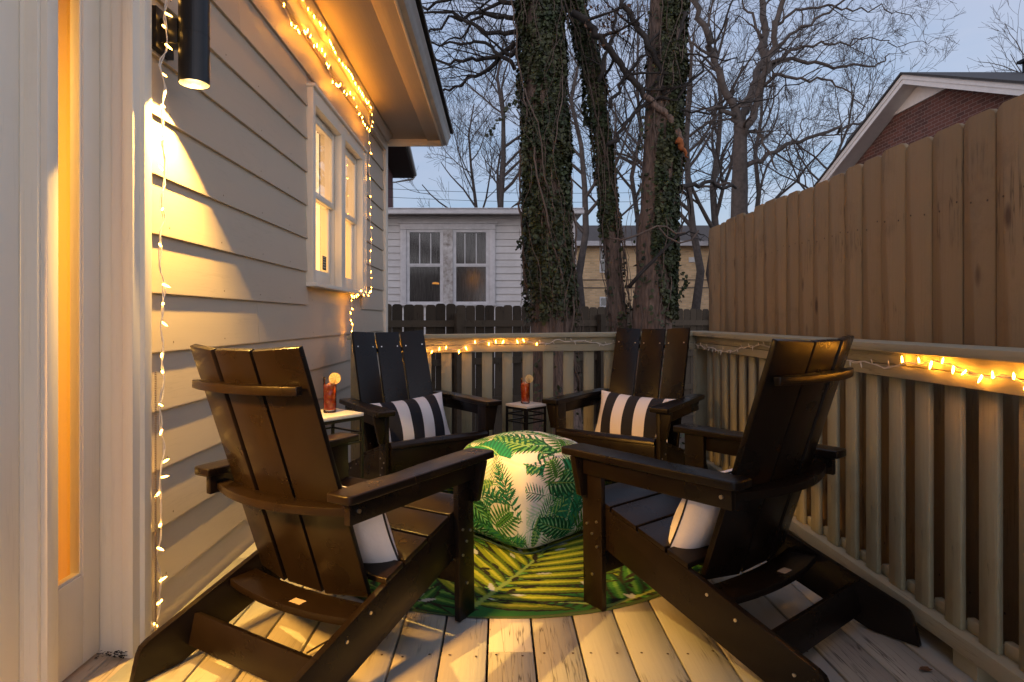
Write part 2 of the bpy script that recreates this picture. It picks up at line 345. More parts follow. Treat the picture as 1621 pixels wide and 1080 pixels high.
# deck boards run away from the camera, 0.141 m apart
d = MB(); pitch = .141; x0 = .106 - pitch * 9; i = 0
while x0 + i * pitch < 1.34:
    a = x0 + i * pitch + .0035; b_ = a + pitch - .0070; b_ = min(b_, 1.395)
    rnd = random.Random(i * 7 + 3); y = -2.2; cuts = []
    if abs(a - (.106 - .141)) < .02: cuts = [1.845]
    else: cuts = [rnd.uniform(2.3, 3.6)]
    cuts = [-2.2] + cuts + [4.12]
    for k in range(len(cuts) - 1):
        dz = rnd.uniform(-.0012, .0012)
        ya, yb = cuts[k] + .0012, cuts[k + 1] - .0012
        a_ = max(a, -1.115)
        vs = [(a_, ya), (b_, ya), (b_, yb), (a_, yb)]
        top = [(x, y_, zt(x) + dz) for x, y_ in vs]; bot = [(x, y_, zt(x) - .035) for x, y_ in vs]
        d.add(bot + top, [(3, 2, 1, 0), (4, 5, 6, 7), (0, 1, 5, 4), (1, 2, 6, 5), (2, 3, 7, 6), (3, 0, 4, 7)])
    i += 1
d.m = 1
rq = random.Random(2)
for j in range(-1, 10):
    for k in range(9):
        for sd in (.032, .109):
            x_, y_ = .106 + pitch * (j - 4) + sd + rq.uniform(-.006, .006), 1.42 + .405 * k + rq.uniform(-.008, .008)
            if -1.1 < x_ < 1.38: d.add([(x_ + .0042 * math.cos(t), y_ + .0042 * math.sin(t), zt(x_) + .0019) for t in np.linspace(0, 2 * math.pi, 7)[:-1]], [tuple(range(6))])
d.m = 0
tag(d.obj('deck', [M['deck'], mat('rusty_nail_heads', (.06, .035, .02), .8)], bevel=.0018, seg=1), 'pale painted plank deck with worn spots', kind='structure')
u = MB()
for y in np.arange(-2, 4.1, .6): u.box(-1.1, 1.38, y, y + .04, -.2, -.055)
u.box(-1.12, 1.40, 4.075, 4.115, -.3, -.055); u.box(1.36, 1.395, -2.2, 4.07, -.3, -.055)
tag(u.obj('deck_joists', M['post_dirt']), 'dark joists under the deck', kind='structure')

# ================================================================== HOUSE WITH THE DOOR AND THE LIT WINDOW
XW = -1.13
house = empty('clapboard_house', (XW, 3, 0), 'cream clapboard house wall with lit windows and a glazed door on the left', 'house')
def H(mb, name, m, parent=None, **k):
    """link with house-space vertices as world coordinates"""
    o = mb.obj(name, m, parent or house, **k); p = (parent or house)
    # parent empties/meshes sit at their own location: shift verts
    off = Vector((0, 0, 0)); q = p
    while q is not None: off += q.location; q = q.parent
    o.location = -off if False else o.location
    for v in o.data.vertices: v.co -= off
    return o
# clapboards, butt joints here and there
WY0, WY1 = 5.98, 0
s = MB(); exp_ = .195; k0 = -6
openings = [(3.62, 5.06, 1.20, 2.395), (-1.2, 1.915, -.3, 2.2)]
def clap(y0, y1, z):
    zb = z; ztp = z + exp_ + .02
    ins = 0.0
    prof_b, prof_t = XW + .004, XW - .012
    vs = []
    for y in (y0, y1):
        vs += [(prof_b - .014, y, zb), (prof_b, y, zb), (prof_b, y, zb + .004), (prof_t + .001, y, ztp), (prof_t - .012, y, ztp)]
    s.add(vs, [(0, 1, 6, 5), (1, 2, 7, 6), (2, 3, 8, 7), (3, 4, 9, 8), (4, 0, 5, 9), (4, 3, 2, 1, 0), (5, 6, 7, 8, 9)])
for k in range(-7, 9):
    z = 1.0872 + k * exp_
    if z > 2.66: break
    zt_ = z + exp_
    rnd = random.Random(k + 50)
    segs = [(-2.5, 5.99)]
    for (a, b, c, e_) in openings:
        if zt_ > c + .02 and z < e_ - .03:
            ns = []
            for (p, q) in segs:
                if a > p: ns.append((p, min(q, a)))
                if b < q: ns.append((max(p, b), q))
            segs = [t for t in ns if t[1] - t[0] > .01]
    for (p, q) in segs:
        if q - p > 2.5:
            c = rnd.uniform(p + .8, q - .8)
            clap(p, c - .001, z); clap(c + .001, q, z)
        else: clap(p, q, z)
s.m = 1; rq = random.Random(17)
for k in range(-6, 8):
    z = 1.0872 + k * exp_ + .030
    for q in range(9):
        y_ = .4 * q + 2.1 + rq.uniform(-.03, .03); xs_ = XW + .0035
        if (3.6 < y_ < 5.1 and 1.15 < z < 2.42) or y_ > 5.9 or rq.random() < .35: continue
        s.add([(xs_, y_ + .0038 * math.cos(t), z + .0038 * math.sin(t)) for t in np.linspace(0, 2 * math.pi, 7)[:-1]], [tuple(range(6))])
s.m = 0
H(s, 'siding', [M['siding'], mat('siding_nail_heads', (.16, .11, .07), .8)])
w = MB(); w.box(-1.30, -1.146, 1.93, 3.70, -.62, 2.8); w.box(-1.30, -1.146, 5.0, 6.0, -.62, 2.8); w.box(-1.30, -1.146, 3.70, 5.0, -.62, 1.22); w.box(-1.30, -1.146, 3.70, 5.0, 2.36, 2.8)
w.box(-1.30, -1.146, -1.1, 1.93, 2.2, 2.8); w.box(-1.30, -1.146, -2.6, -1.1, -.62, 2.8)
w.box(-4, -1.30, 5.95, 6.0, -.62, 2.8)
H(w, 'wall_core', M['siding'])
c = MB(); c.box(-1.142, -1.105, 5.99, 6.10, -.62, 2.78); c.box(-1.25, -1.142, 6.075, 6.10, -.62, 2.78)
H(c, 'corner_board', M['trim'], bevel=.003)
# soffit, crown, fascia, gutter
s2 = MB(); s2.box(-1.3, -.72, -2.6, 6.13, 2.805, 2.83); s2.box(-.7195, -.575, -2.6, 6.13, 2.79, 2.83)
H(s2, 'soffit', M['soffit'], bevel=.002, seg=1)
s3 = MB(); s3.box(-1.128, -1.100, -2.6, 5.99, 2.655, 2.742); s3.prism([(-1.128, 2.742), (-1.085, 2.742), (-1.062, 2.765), (-1.045, 2.785), (-1.045, 2.805), (-1.128, 2.805)], -2.6, 5.99, 'y')
H(s3, 'frieze', M['trim'], bevel=.002, seg=1)
s4 = MB(); s4.box(-.574, -.556, -2.6, 6.15, 2.735, 2.90); s4.box(-1.3, -.5745, 6.131, 6.15, 2.735, 2.90)
H(s4, 'fascia', M['trim'], bevel=.002, seg=1)
s5 = MB(); s5.prism([(-.556, 2.745), (-.52, 2.745), (-.508, 2.77), (-.50, 2.80), (-.485, 2.83), (-.485, 2.845), (-.492, 2.845), (-.492, 2.835), (-.556, 2.84)], -2.6, 6.15, 'y')
H(s5, 'gutter', M['gutter'])
rf = MB(); rf.prism([(-1.3, 3.2), (-.46, 2.86), (-.46, 2.885), (-1.3, 3.23)], -2.6, 6.17, 'y'); rf.prism([(-6, 5.1), (-1.3, 3.2), (-1.3, 3.23), (-6, 5.13)], -2.6, 6.17, 'y')
H(rf, 'roof', M['roof'])
# double window
wf = MB(); XF = -1.10
wf.box(-1.15, XF, 3.617, 3.68, 1.22, 2.29); wf.box(-1.15, XF, 4.95, 5.06, 1.22, 2.29); wf.box(-1.15, XF, 4.285, 4.39, 1.2201, 2.29)
wf.box(-1.15, XF - .001, 3.617, 5.06, 2.2901, 2.375); wf.box(-1.15, XF + .018, 3.605, 5.072, 2.3751, 2.395)
wf.box(-1.15, XF + .006, 3.609, 3.627, 1.22, 2.374); wf.box(-1.15, XF + .006, 5.05, 5.068, 1.22, 2.374)
for a, b in ((3.68, 4.285), (4.39, 4.95)):
    wf.box(-1.25, -1.151, a - .02, a, 1.22, 2.29); wf.box(-1.25, -1.151, b, b + .02, 1.22, 2.29); wf.box(-1.25, -1.151, a - .02, b + .02, 2.2901, 2.31)
win = H(wf, 'window', M['trim'], bevel=.0025)
sl = MB(); sl.box(-1.25, XF + .03, 3.60, 5.08, 1.196, 1.2195); H(sl, 'sill', M['trim'], win, bevel=.003)
for a, b in ((3.68, 4.285), (4.39, 4.95)):
    st = MB(); c_ = .042
    # upper sash (outer track) and lower sash (inner track)
    for (z0, z1, xa, xb, rb, rt) in ((1.765, 2.289, -1.178, -1.152, .04, .05), (1.221, 1.80, -1.206, -1.1785, .10, .035)):
        st.box(xa, xb, a, a + c_, z0, z1); st.box(xa, xb, b - c_, b, z0, z1); st.box(xa, xb, a + c_, b - c_, z0, z0 + rb); st.box(xa, xb, a + c_, b - c_, z1 - rt, z1)
    H(st, 'sash', M['trim'], win, bevel=.002, seg=1)
    gp = MB(); 
    for X_, z0, z1 in ((-1.160, 1.80, 2.242), (-1.188, 1.318, 1.768)): gp.add([(X_, a + c_ - .003, z0), (X_, b - c_ + .003, z0), (X_, b - c_ + .003, z1), (X_, a + c_ - .003, z1)], [(0, 1, 2, 3)])
    H(gp, 'pane', M['glass'], win)
    sh = MB(); sh.box(-1.262, -1.258, a - .02, b + .02, 1.2, 1.80); H(sh, 'roller_shade', M['shade'], win)
    lc = MB()
    for q in range(40):
        yy = a + (b - a) * q / 39; xx = -1.262 + .008 * math.sin(q * 1.3)
        lc.v += [(xx, yy, 1.80), (xx, yy, 2.30)]
        if q: i_ = len(lc.v) - 4; lc.f.append((i_, i_ + 2, i_ + 3, i_ + 1)); lc.mi.append(0)
    H(lc, 'lace_curtain', M['lace'], win)
stk = MB(); stk.box(-1.1875, -1.1865, 4.12, 4.21, 1.335, 1.43); 
tg = H(stk, 'warning_sticker', mat('dark_sticker', (.03, .035, .03), .5), win)
stl = MB()
for q in range(4): stl.box(-1.1864, -1.1860, 4.135, 4.195 - .012 * (q % 2), 1.35 + q * .018, 1.357 + q * .018)
stl.prism([(4.135, 1.418), (4.185, 1.418), (4.185, 1.425), (4.135, 1.425)], -1.1864, -1.1860, 'x')
H(stl, 'sticker_lines', mat('sticker_print', (.4, .4, .33), .5), win)
# ---- glazed patio door
dr = MB()
# far jamb (faces the camera), stepped casing
dr.box(-1.26, -1.165, 1.846, 1.93, -.02, 2.1); dr.box(-1.165, -1.128, 1.840, 1.93, -.02, 2.1)
dr.box(-1.128, -1.095, 1.832, 1.925, -.02, 2.2); dr.box(-1.128, -1.080, 1.868, 1.902, -.02, 2.2); dr.box(-1.128, -1.086, 1.9021, 1.918, -.02, 2.2)
# near mullion post facing the camera with stepped mouldings
dr.box(-1.40, -1.150, 1.560, 1.60, -.02, 2.1); dr.box(-1.2399, -1.166, 1.548, 1.5599, -.02, 2.1); dr.box(-1.30, -1.24, 1.542, 1.5599, -.02, 2.1)
dr.box(-1.26, -1.128, -1.1, 1.93, 2.1001, 2.19)
dr.box(-1.26, -1.10, -1.16, -1.08, -.02, 2.0999)
door = H(dr, 'patio_door', M['trim'], bevel=.003)
lf = MB(); XD = -1.20
def leaf(y0, y1):
    lf.box(XD - .04, XD, y0, y0 + .085, .005, 2.09); lf.box(XD - .04, XD, y1 - .072, y1, .005, 2.09)
    lf.box(XD - .04, XD, y0 + .085, y1 - .072, .005, .262); lf.box(XD - .04, XD, y0 + .085, y1 - .072, 1.98, 2.09)
    for a, b, c, e_ in ((y0 + .085, y0 + .090, .262, 1.98), (y1 - .077, y1 - .072, .262, 1.98), (y0 + .090, y1 - .077, .262, .270)): lf.box(XD - .03, XD - .006, a, b, c, e_)
leaf(1.535, 1.842); leaf(.50, 1.532); leaf(-1.07, .48)
lf_o = H(lf, 'door_leaf', M['trim'], door, bevel=.003)
dg = MB()
for a, b_ in ((1.60, 1.78), (.57, 1.47), (-.98, .40)): dg.add([(XD - .010, a, .26), (XD - .010, b_, .26), (XD - .010, b_, 1.99), (XD - .010, a, 1.99)], [(0, 1, 2, 3)])
H(dg, 'door_glass', M['doorglass'], door)
th = MB(); th.box(-1.30, -1.165, -1.1, 1.845, -.04, -.006); th.box(-1.1649, -1.098, -1.1, 1.845, -.04, -.012); th.box(-1.098, -1.085, -1.1, 1.845, -.06, -.03)
H(th, 'threshold', painted_wood('threshold_paint', (.58, .46, .34), (.2, .12, .06), 'y', cracks=.6, dirt=.7), door, bevel=.003)
ws = MB()
for q in range(150): ws.box(-1.0795, -1.076, 1.9205, 1.927, .012 + q * .0055, .0150 + q * .0055)
H(ws, 'edge_trim', mat('ribbed_edge_strip', (.30, .20, .12), .6), door)
db = MB(); rq = random.Random(4)
for q in range(60):
    c_ = Vector((rq.uniform(-1.2, -1.11), rq.uniform(1.815, 1.838), rq.uniform(-.006, .006))); a = rq.random() * 6
    db.add([c_ + Vector((math.cos(a + t) * .006, math.sin(a + t) * .004, rq.uniform(0, .004))) for t in (0, 2.1, 4.2)], [(0, 1, 2)])
tag(db.obj('leaf_debris', mat('dark_debris', (.03, .015, .008), .9)), 'dark scraps of leaf litter in the door sill corner', kind='stuff')
# the room behind
rm = MB(); rm.box(-3.2, -3.15, -1.5, 2.4, 0, 2.5); rm.box(-3.15, -1.31, -1.5, 2.4, -.05, -.02); rm.box(-3.15, -1.31, -1.5, 2.4, 2.5, 2.55); rm.box(-3.15, -1.301, 2.4, 2.44, -.02, 2.5); rm.box(-3.15, -1.301, -1.55, -1.5, -.02, 2.5)
H(rm, 'room_wall', M['roomwall'])
# ================================================================== SCONCES
def sconce(x, y, label):
    e = empty('wall_sconce', (x, y, 1.78), label, 'wall lamp')
    t = MB(); t.lathe([(.0455, .0), (.0475, 0), (.0475, .32), (.0, .32)], 40); t.lathe([(.0455, 0), (.0455, .075), (0, .075)][::-1], 40)
    t.obj('shade', M['black'], e, smooth=False)
    seam = MB(); seam.lathe([(.0476, .158), (.0483, .158), (.0483, .161), (.0476, .161)], 40); seam.obj('seam_ring', M['black'], e)
    b = MB(); b.box(-.128, -.095, -.055, .055, .10, .235); b.box(-.098, -.04, -.03, .03, .125, .205); b.obj('backplate', M['black'], e, bevel=.004)
    ln = MB(); ln.lathe([(0, .056), (.040, .056), (.0, .056)], 32); ln.obj('lens', mat('lit_lens', (1, .9, .7), .4, emit=(1, .78, .42), es=45), e)
    return e
sconce(*SCONCES[0], 'black cylinder downlight wall lamp glowing on the siding beside the door')

# ================================================================== RAILINGS
def deckM(): return Matrix(((1, 0, 0, 0), (0, 1, 0, 0), (TILT, 0, 1, 0), (0, 0, 0, 1)))
DM = deckM()
bal_me = None
railR = empty('deck_railing', (1.3, 2, 0), 'sage painted side railing in front of the tall tan fence', 'railing', 'deck railings')
def RP(mb, name, m, par, **k):
    o = mb.obj(name, m, par, **k)
    for v in o.data.vertices: v.co -= par.location
    return o
r = MB(); r.box(1.25, 1.39, -2, 4.135, .880, .908, DM); RP(r, 'cap_rail', M['railh'], railR, bevel=.004)
r = MB(); r.box(1.285, 1.3039, -2, 4.02, .838, .8795, DM); r.box(1.282, 1.3039, -2, 4.02, .796, .8355, DM); RP(r, 'top_board', M['railh'], railR, bevel=.003)
r = MB(); r.box(1.28, 1.37, -2, 4.02, .055, .105, DM); RP(r, 'bottom_rail', M['railh'], railR, bevel=.005)
r = MB()
# balusters on the side rail: faces between px spans, 0.128 m apart; nailer blocks between them
ys = []
y = 970 * 1.304 / (1613 - 790 + .0) ; y0r = 970 * 1.304 / 823.0
k = -26
while True:
    yy = y0r + k * .128
    if yy > 3.95: break
    if yy > -1.9: ys.append(yy)
    k += 1
bm_ = MB(); bm_.box(0, .0165, -.032, .032, .106, .8795); bal_me = bm_.mesh('baluster', M['rail'], bevel=.002, seg=1)
for yy in ys:
    o = link('baluster', bal_me, railR, (1.304 - 1.3, yy - 2 - .03, zt(1.304)))
nb = MB(); nb.box(0, .023, -.0335, .0335, .106, .142); nbm = nb.mesh('spacer_block', M['railh'], bevel=.002, seg=1)
for yy in ys: link('spacer_block', nbm, railR, (1.322 - 1.3, yy - 2 + .034, zt(1.32)))
for yy in (1.66, -.4, 3.2):
    bk = MB(); bk.box(1.295, 1.36, yy, yy + .09, 0, .0545, DM); RP(bk, 'foot_block', M['railh'], railR, bevel=.003)
railB = empty('deck_railing', (.2, 4.0, 0), 'sage painted back railing with string lights, in front of the ivy trunks', 'railing', 'deck railings')
YB = 4.0
r = MB(); r.box(-.98, 1.2495, YB - .055, YB + .085, .880, .908, DM); RP(r, 'cap_rail', M['railx'], railB, bevel=.004)
r = MB(); r.box(-.96, 1.28, YB - .020, YB - .0008, .838, .8795, DM); r.box(-.96, 1.28, YB - .023, YB - .0008, .790, .8355, DM); RP(r, 'top_board', M['railx'], railB, bevel=.003)
r = MB(); r.box(-.96, 1.28, YB - .03, YB + .06, .055, .105, DM); RP(r, 'bottom_rail', M['railx'], railB, bevel=.005)
bm2 = MB(); bm2.box(-.0335, .0335, 0, .0165, .106, .8795); bal2 = bm2.mesh('baluster', M['rail'], bevel=.002, seg=1)
for k in range(-7, 10):
    x = (803.3 - CX) * YB / F + k * .1328
    if -.93 < x < 1.24: link('baluster', bal2, railB, (x - .2, 0, zt(x)))
for x in (-.965, 1.29):
    p = MB(); p.box(x, x + .085, YB - .018 + (.03 if x > 0 else 0), YB + .07, -.6, .8795); RP(p, 'post', M['rail'], railB, bevel=.004)

# ================================================================== TALL TAN FENCE
tf = empty('board_fence', (1.51, 2, 0), 'tall tan board fence with dog-eared tops right beside the deck', 'fence')
b = MB(); y = 4.42; rnd = random.Random(21); k = 0
# board seams read from the photograph (px), then regular beyond
seams = [1122, 1140, 1148, 1164, 1178, 1193, 1208.5, 1227, 1245, 1264, 1287, 1311, 1337.5, 1364.5, 1395, 1433.5, 1474.5, 1523.5, 1576, 1640]
nails = []; seam_y = [F * 1.51 / (s_ - CX) for s_ in seams]
seam_y = seam_y[:1] + [v for v in seam_y[1:]]
yy = seam_y[-1]
while yy > -1.5: yy -= .142; seam_y.append(yy)
for i in range(len(seam_y) - 1):
    ya, yb = seam_y[i + 1], seam_y[i]
    gp = rnd.choice([.001, .0015, .002, .003]); ya += gp; yb -= gp
    dz = rnd.uniform(-.012, .012); top = 1.655 + dz; dx = rnd.uniform(-.002, .002); ch = .022
    nails.append((dx, ya, yb))
    b.prism([(ya, -.6), (yb, -.6), (yb, top - ch), (yb - ch * .35, top - ch * .4), (yb - ch, top), (ya + ch, top), (ya + ch * .35, top - ch * .4), (ya, top - ch)], 1.51 + dx, 1.528 + dx, 'x')
b.m = 1
for dx, ya, yb in nails:
    for z in (.13, 1.38):
        for yy in (ya + .03, yb - .03):
            yy += rnd.uniform(-.008, .008); zz = z + rnd.uniform(-.012, .012)
            if rnd.random() < .85: b.add([(1.5085 + dx, yy + .004 * math.cos(t), zz + .004 * math.sin(t)) for t in np.linspace(0, -2 * math.pi, 7)[:-1]], [tuple(range(6))])
b.m = 0
RP(b, 'board_panel', [M['tanfence'], mat('fence_nail_heads', (.05, .03, .015), .7)], tf, bevel=.0015, seg=1)
b = MB()
for z in (.1, 1.35): b.box(1.531, 1.57, -1.5, 4.42, z, z + .09)
b.box(1.571, 1.66, 4.3, 4.39, -.6, 1.5)
RP(b, 'fence_rail', M['oldfence'], tf)

# ================================================================== CHAIRS
def arc(s0, s1, f, n=14): return [(s0 + (s1 - s0) * i / n, f(s0 + (s1 - s0) * i / n)) for i in range(n + 1)]
def lb(al): return .176 + .368 * al     # slanted rail top line (rear part)
def make_chair():
    """local frame: x = seat right, y = forward, z = up"""
    root = empty('adirondack_chair')
    C_ = M['chair']
    # slanted side rails
    for sg in (1, -1):
        m = MB(); pr = [(.605, .352), (.575, .362), (.19, .240), (-.180, .107), (-.198, .096), (-.207, .078), (-.226, .001), (-.085, .001), (.605, .232)]
        m.prism(pr, sg * .262, sg * .284, 'x'); rail = m.obj('side_rail', C_, root, bevel=.003)
        h = MB()
        for (al, z) in ((.04, .150), (-.125, .072), (.13, .19)): h.tube([(sg * .283, al, z), (sg * .2875, al, z)], .0048, 8)
        h.obj('bolt', M['bolt'], rail)
    for sg in (1, -1):
        m = MB(); m.box(sg * .2845 if sg > 0 else -.306, .306 if sg > 0 else -.2845, .523, .612, 0, .5245); leg = m.obj('leg', C_, root, bevel=.003)
        m = MB(); m.prism([(sg * .3065, .385), (sg * .336, .385), (sg * .366, .5245), (sg * .3065, .5245)], .586, .611, 'y'); m.obj('bracket', C_, leg, bevel=.003)
        h = MB()
        for (al, z) in ((.545, .30), (.590, .285), (.567, .255), (.545, .215), (.567, .115)): h.tube([(sg * .305, al, z), (sg * .3095, al, z)], .0048, 8)
        h.obj('bolt', M['bolt'], leg)
    # arms, wider at the front, splayed
    for sg in (1, -1):
        m = MB()
        ro, ri, fo, fi = .3415, .2575, .369, .264
        pts = [(ro - .02, 0), (ro - .006, .006), (ro, .02), (fo, .648), (fo - .008, .658), (fi + .008, .658), (fi, .65), (fi - .002, .55), (fi - .02 + .018, .40), (ri + .012, .25), (ri, .12), (ri, .0)]
        pts = [(sg * a, b_) for a, b_ in pts]
        m.prism(pts, .525, .55, 'z'); arm = m.obj('arm', C_, root, bevel=.0055, seg=3)
        m = MB(); m.prism([(sg * .290, .03), (sg * .312, .03), (sg * .3285, .5845), (sg * .3065, .5845)], .462, .5245, 'z'); m.obj('arm_support', C_, arm, bevel=.003)
        h = MB(); h.tube([(sg * .3115, .06, .495), (sg * .3185, .06, .495)], .006, 8); h.obj('bolt', M['bolt'], arm)
    # seat slats follow the rails
    def slat(a0, a1, name='seat_slat', hw=.2845):
        m = MB(); sl_ = (.362 - .240) / (.575 - .19)
        def z(al): return .240 + (al - .19) * sl_
        m.prism([(a0, z(a0) + .001), (a1, z(a1) + .001), (a1, z(a1) + .018), (a0, z(a0) + .018)], -hw, hw, 'x'); return m.obj(name, C_, root, bevel=.003)
    slat(.392, .497); slat(.278, .384); slat(.195, .270)
    # front slat is notched round the legs and rounds over the apron
    m = MB(); sl_ = (.362 - .240) / .385
    z5, z6 = .240 + (.505 - .19) * sl_, .240 + (.600 - .19) * sl_
    m.prism([(.505, z5 + .001), (.600, z6 + .001), (.618, z6 - .012), (.640, z6 - .012), (.636, z6 + .004), (.620, z6 + .017), (.600, z6 + .018), (.505, z5 + .018)], -.2838, .2838, 'x'); m.obj('seat_slat', C_, root, bevel=.002)
    m = MB(); m.box(-.2838, .2838, .613, .633, .245, .355); m.obj('apron', C_, root, bevel=.003)
    m = MB(); m.box(-.2840, .2840, .540, .562, .118, .190); m.obj('front_stretcher', C_, root, bevel=.003)
    m = MB(); Mx = Matrix.Translation((0, -.045, .085)) @ Matrix.Rotation(R(-14), 4, 'X'); m.box(-.2615, .2615, -.011, .011, -.045, .045, Mx); m.obj('rear_stretcher', C_, root, bevel=.003)
    # back: three wide slats, the outer two turned in a little
    top, bot = Vector((0, -.075, .929)), Vector((0, .165, .200)); up = (top - bot).normalized(); L_ = (top - bot).length
    nrm = Vector((0, up.z, -up.y))  # faces forward
    for c_, ang in ((-.159, -12), (0, 0), (.159, 12)):
        m = MB(); Rm = Matrix((( 1, 0, 0), (0, nrm.y, up.y), (0, nrm.z, up.z))).to_4x4()
        off = .013 if c_ else 0.0
        T_ = Matrix.Translation(Vector((c_, 0, 0)) + bot + nrm * (off)) @ Rm @ Matrix.Rotation(R(ang), 4, 'Z')
        m.box(-.0750, .0750, -.020, 0.0, 0, L_, T_); sl1 = m.obj('back_slat', C_, root, bevel=.004)
        h = MB()
        for t in (.80, .335, .05):
            for sx in (-.052, .052): h.tube([T_ @ Vector((sx, -.002, L_ * t + (.06 if t == .8 else .06))), T_ @ Vector((sx, .0025, L_ * t + .06))], .0042, 8)
        h.obj('bolt', M['bolt'], sl1)
    # curved supports behind the back
    def sup(z0, z1, hw, rear_c, rear_e, front_c, front_e, nm, tip=None):
        fr = arc(-hw, hw, lambda s_: front_c + (front_e - front_c) * (s_ / hw) ** 2)
        rr = arc(hw, -hw, lambda s_: rear_c + (rear_e - rear_c) * (s_ / hw) ** 2)
        m = MB(); m.prism(fr + rr, z0, z1, 'z'); return m.obj(nm, C_, root, bevel=.003)
    sup(.808, .832, .226, -.112, -.066, -.062, -.046, 'upper_back_support')
    sup(.476, .500, .2895, -.018, .052, .046, .090, 'mid_back_support')
    lw = sup(.168, .190, .2615, .040, .074, .146, .170, 'lower_back_support')
    m = MB(); m.box(.03, .075, .062, .088, .1902, .1907); m.obj('sticker', M['sticker'], lw)
    return root
chair = make_chair()
SC = .985
CH = [(-.664, 1.735, .552, 'dark brown slatted armchair seen from behind, nearest the lamp-lit house wall', 1),
      (.912, 1.852, -.654, 'dark brown slatted armchair seen from behind, beside the side railing', 1),
      (-.649, 3.791, 2.564, 'dark brown slatted armchair facing forward at the house-side end of the back railing', SC),
      (.940, 3.802, 3.773, 'dark brown slatted armchair facing forward in the fence-side corner of the deck', SC)]
chairs = []
for i, (x, y, th_, lab, s_) in enumerate(CH):
    o = chair if i == 0 else copy_tree(chair)
    x *= s_; y *= s_
    Rz = Matrix.Rotation(-th_, 4, 'Z'); Tm = Matrix.Rotation(-TILT, 4, 'Y')
    o.matrix_world = Matrix.Translation((x, y, zt(x) + .0025)) @ Tm @ Rz
    tag(o, lab, 'chair', 'dark slatted armchairs round the pouf'); chairs.append(o)
bpy.context.view_layer.update()

# ================================================================== PILLOWS
def pillow_mat():
    m = bpy.data.materials.new('black_and_white_stripe_canvas'); m.use_nodes = True; nt = m.node_tree; b = nt.nodes['Principled BSDF']; b.inputs['Roughness'].default_value = .9
    tc = N(nt, 'ShaderNodeTexCoord'); sp = N(nt, 'ShaderNodeSeparateXYZ'); nt.links.new(tc.outputs['Object'], sp.inputs[0])
    a = N(nt, 'ShaderNodeMath', operation='ADD'); a.inputs[1].default_value = 10 * .136 + .034; nt.links.new(sp.outputs['X'], a.inputs[0])
    md = N(nt, 'ShaderNodeMath', operation='MODULO'); md.inputs[1].default_value = .136; nt.links.new(a.outputs[0], md.inputs[0])
    gt = N(nt, 'ShaderNodeMath', operation='LESS_THAN'); gt.inputs[1].default_value = .068; nt.links.new(md.outputs[0], gt.inputs[0])
    mx = N(nt, 'ShaderNodeMixRGB'); mx.inputs[1].default_value = (.72, .69, .70, 1); mx.inputs[2].default_value = (.012, .012, .018, 1); nt.links.new(gt.outputs[0], mx.inputs[0])
    # centre stripe black: shift so x=0 is black
    nt.links.new(mx.outputs[0], b.inputs['Base Color'])
    nz = N(nt, 'ShaderNodeTexNoise'); nz.inputs['Scale'].default_value = 300; nt.links.new(tc.outputs['Object'], nz.inputs['Vector'])
    n2 = N(nt, 'ShaderNodeTexNoise'); n2.inputs['Scale'].default_value = 9; n2.inputs['Detail'].default_value = 3; nt.links.new(tc.outputs['Object'], n2.inputs['Vector'])
    ad = N(nt, 'ShaderNodeMath', operation='MULTIPLY_ADD'); ad.inputs[1].default_value = .12; nt.links.new(nz.outputs[0], ad.inputs[0]); nt.links.new(n2.outputs[0], ad.inputs[2])
    bp = N(nt, 'ShaderNodeBump'); bp.inputs['Strength'].default_value = .5; bp.inputs['Distance'].default_value = .012; nt.links.new(ad.outputs[0], bp.inputs['Height']); nt.links.new(bp.outputs[0], b.inputs['Normal'])
    return m
PM = pillow_mat(); PMW = mat('plain_white_canvas', (.74, .71, .72), .9, bump=.5, bscale=14)
def make_pillow(w=.47, h=.30, t=.13, seed=1, m=PM):
    mb = MB(); nx, ny = 34, 24
    rr = random.Random(seed); ox = rr.uniform(0, 50)
    for side in (1, -1):
        b0 = len(mb.v)
        for j in range(ny + 1):
            for i in range(nx + 1):
                u, v = i / nx * 2 - 1, j / ny * 2 - 1
                # pinched corners
                px = u * w / 2 * (1 - .06 * (1 - abs(u) ** 2) * 0 - .07 * (1 - v * v) * abs(u) ** 3)
                pz = v * h / 2 * (1 - .08 * (1 - u * u) * abs(v) ** 3)
                th = t / 2 * (max(0, (1 - abs(u) ** 3.2)) * max(0, (1 - abs(v) ** 2.2))) ** .72
                n_ = noise.noise(Vector((px * 7 + ox, pz * 7, side * 3))) * .012 * (1 - max(abs(u), abs(v)) ** 4)
                mb.v.append((px, side * (th + n_), pz))
        for j in range(ny):
            for i in range(nx):
                a = b0 + j * (nx + 1) + i; q = (a, a + 1, a + nx + 2, a + nx + 1)
                mb.f.append(q if side < 0 else q[::-1]); mb.mi.append(0)
    me = mb.mesh('pillow', m, smooth=True); return me
def perim(w=.47, h=.30):
    pts = []
    N_ = 24
    for k in range(N_): u = -1 + 2 * k / N_; pts.append((u, -1))
    for k in range(N_): v = -1 + 2 * k / N_; pts.append((1, v))
    for k in range(N_): u = 1 - 2 * k / N_; pts.append((u, 1))
    for k in range(N_): v = 1 - 2 * k / N_; pts.append((-1, v))
    pts.append((-1, -1)); o = []
    for u, v in pts: o.append((u * w / 2 * (1 - .07 * (1 - v * v) * abs(u) ** 3), 0, v * h / 2 * (1 - .08 * (1 - u * u) * abs(v) ** 3)))
    return o
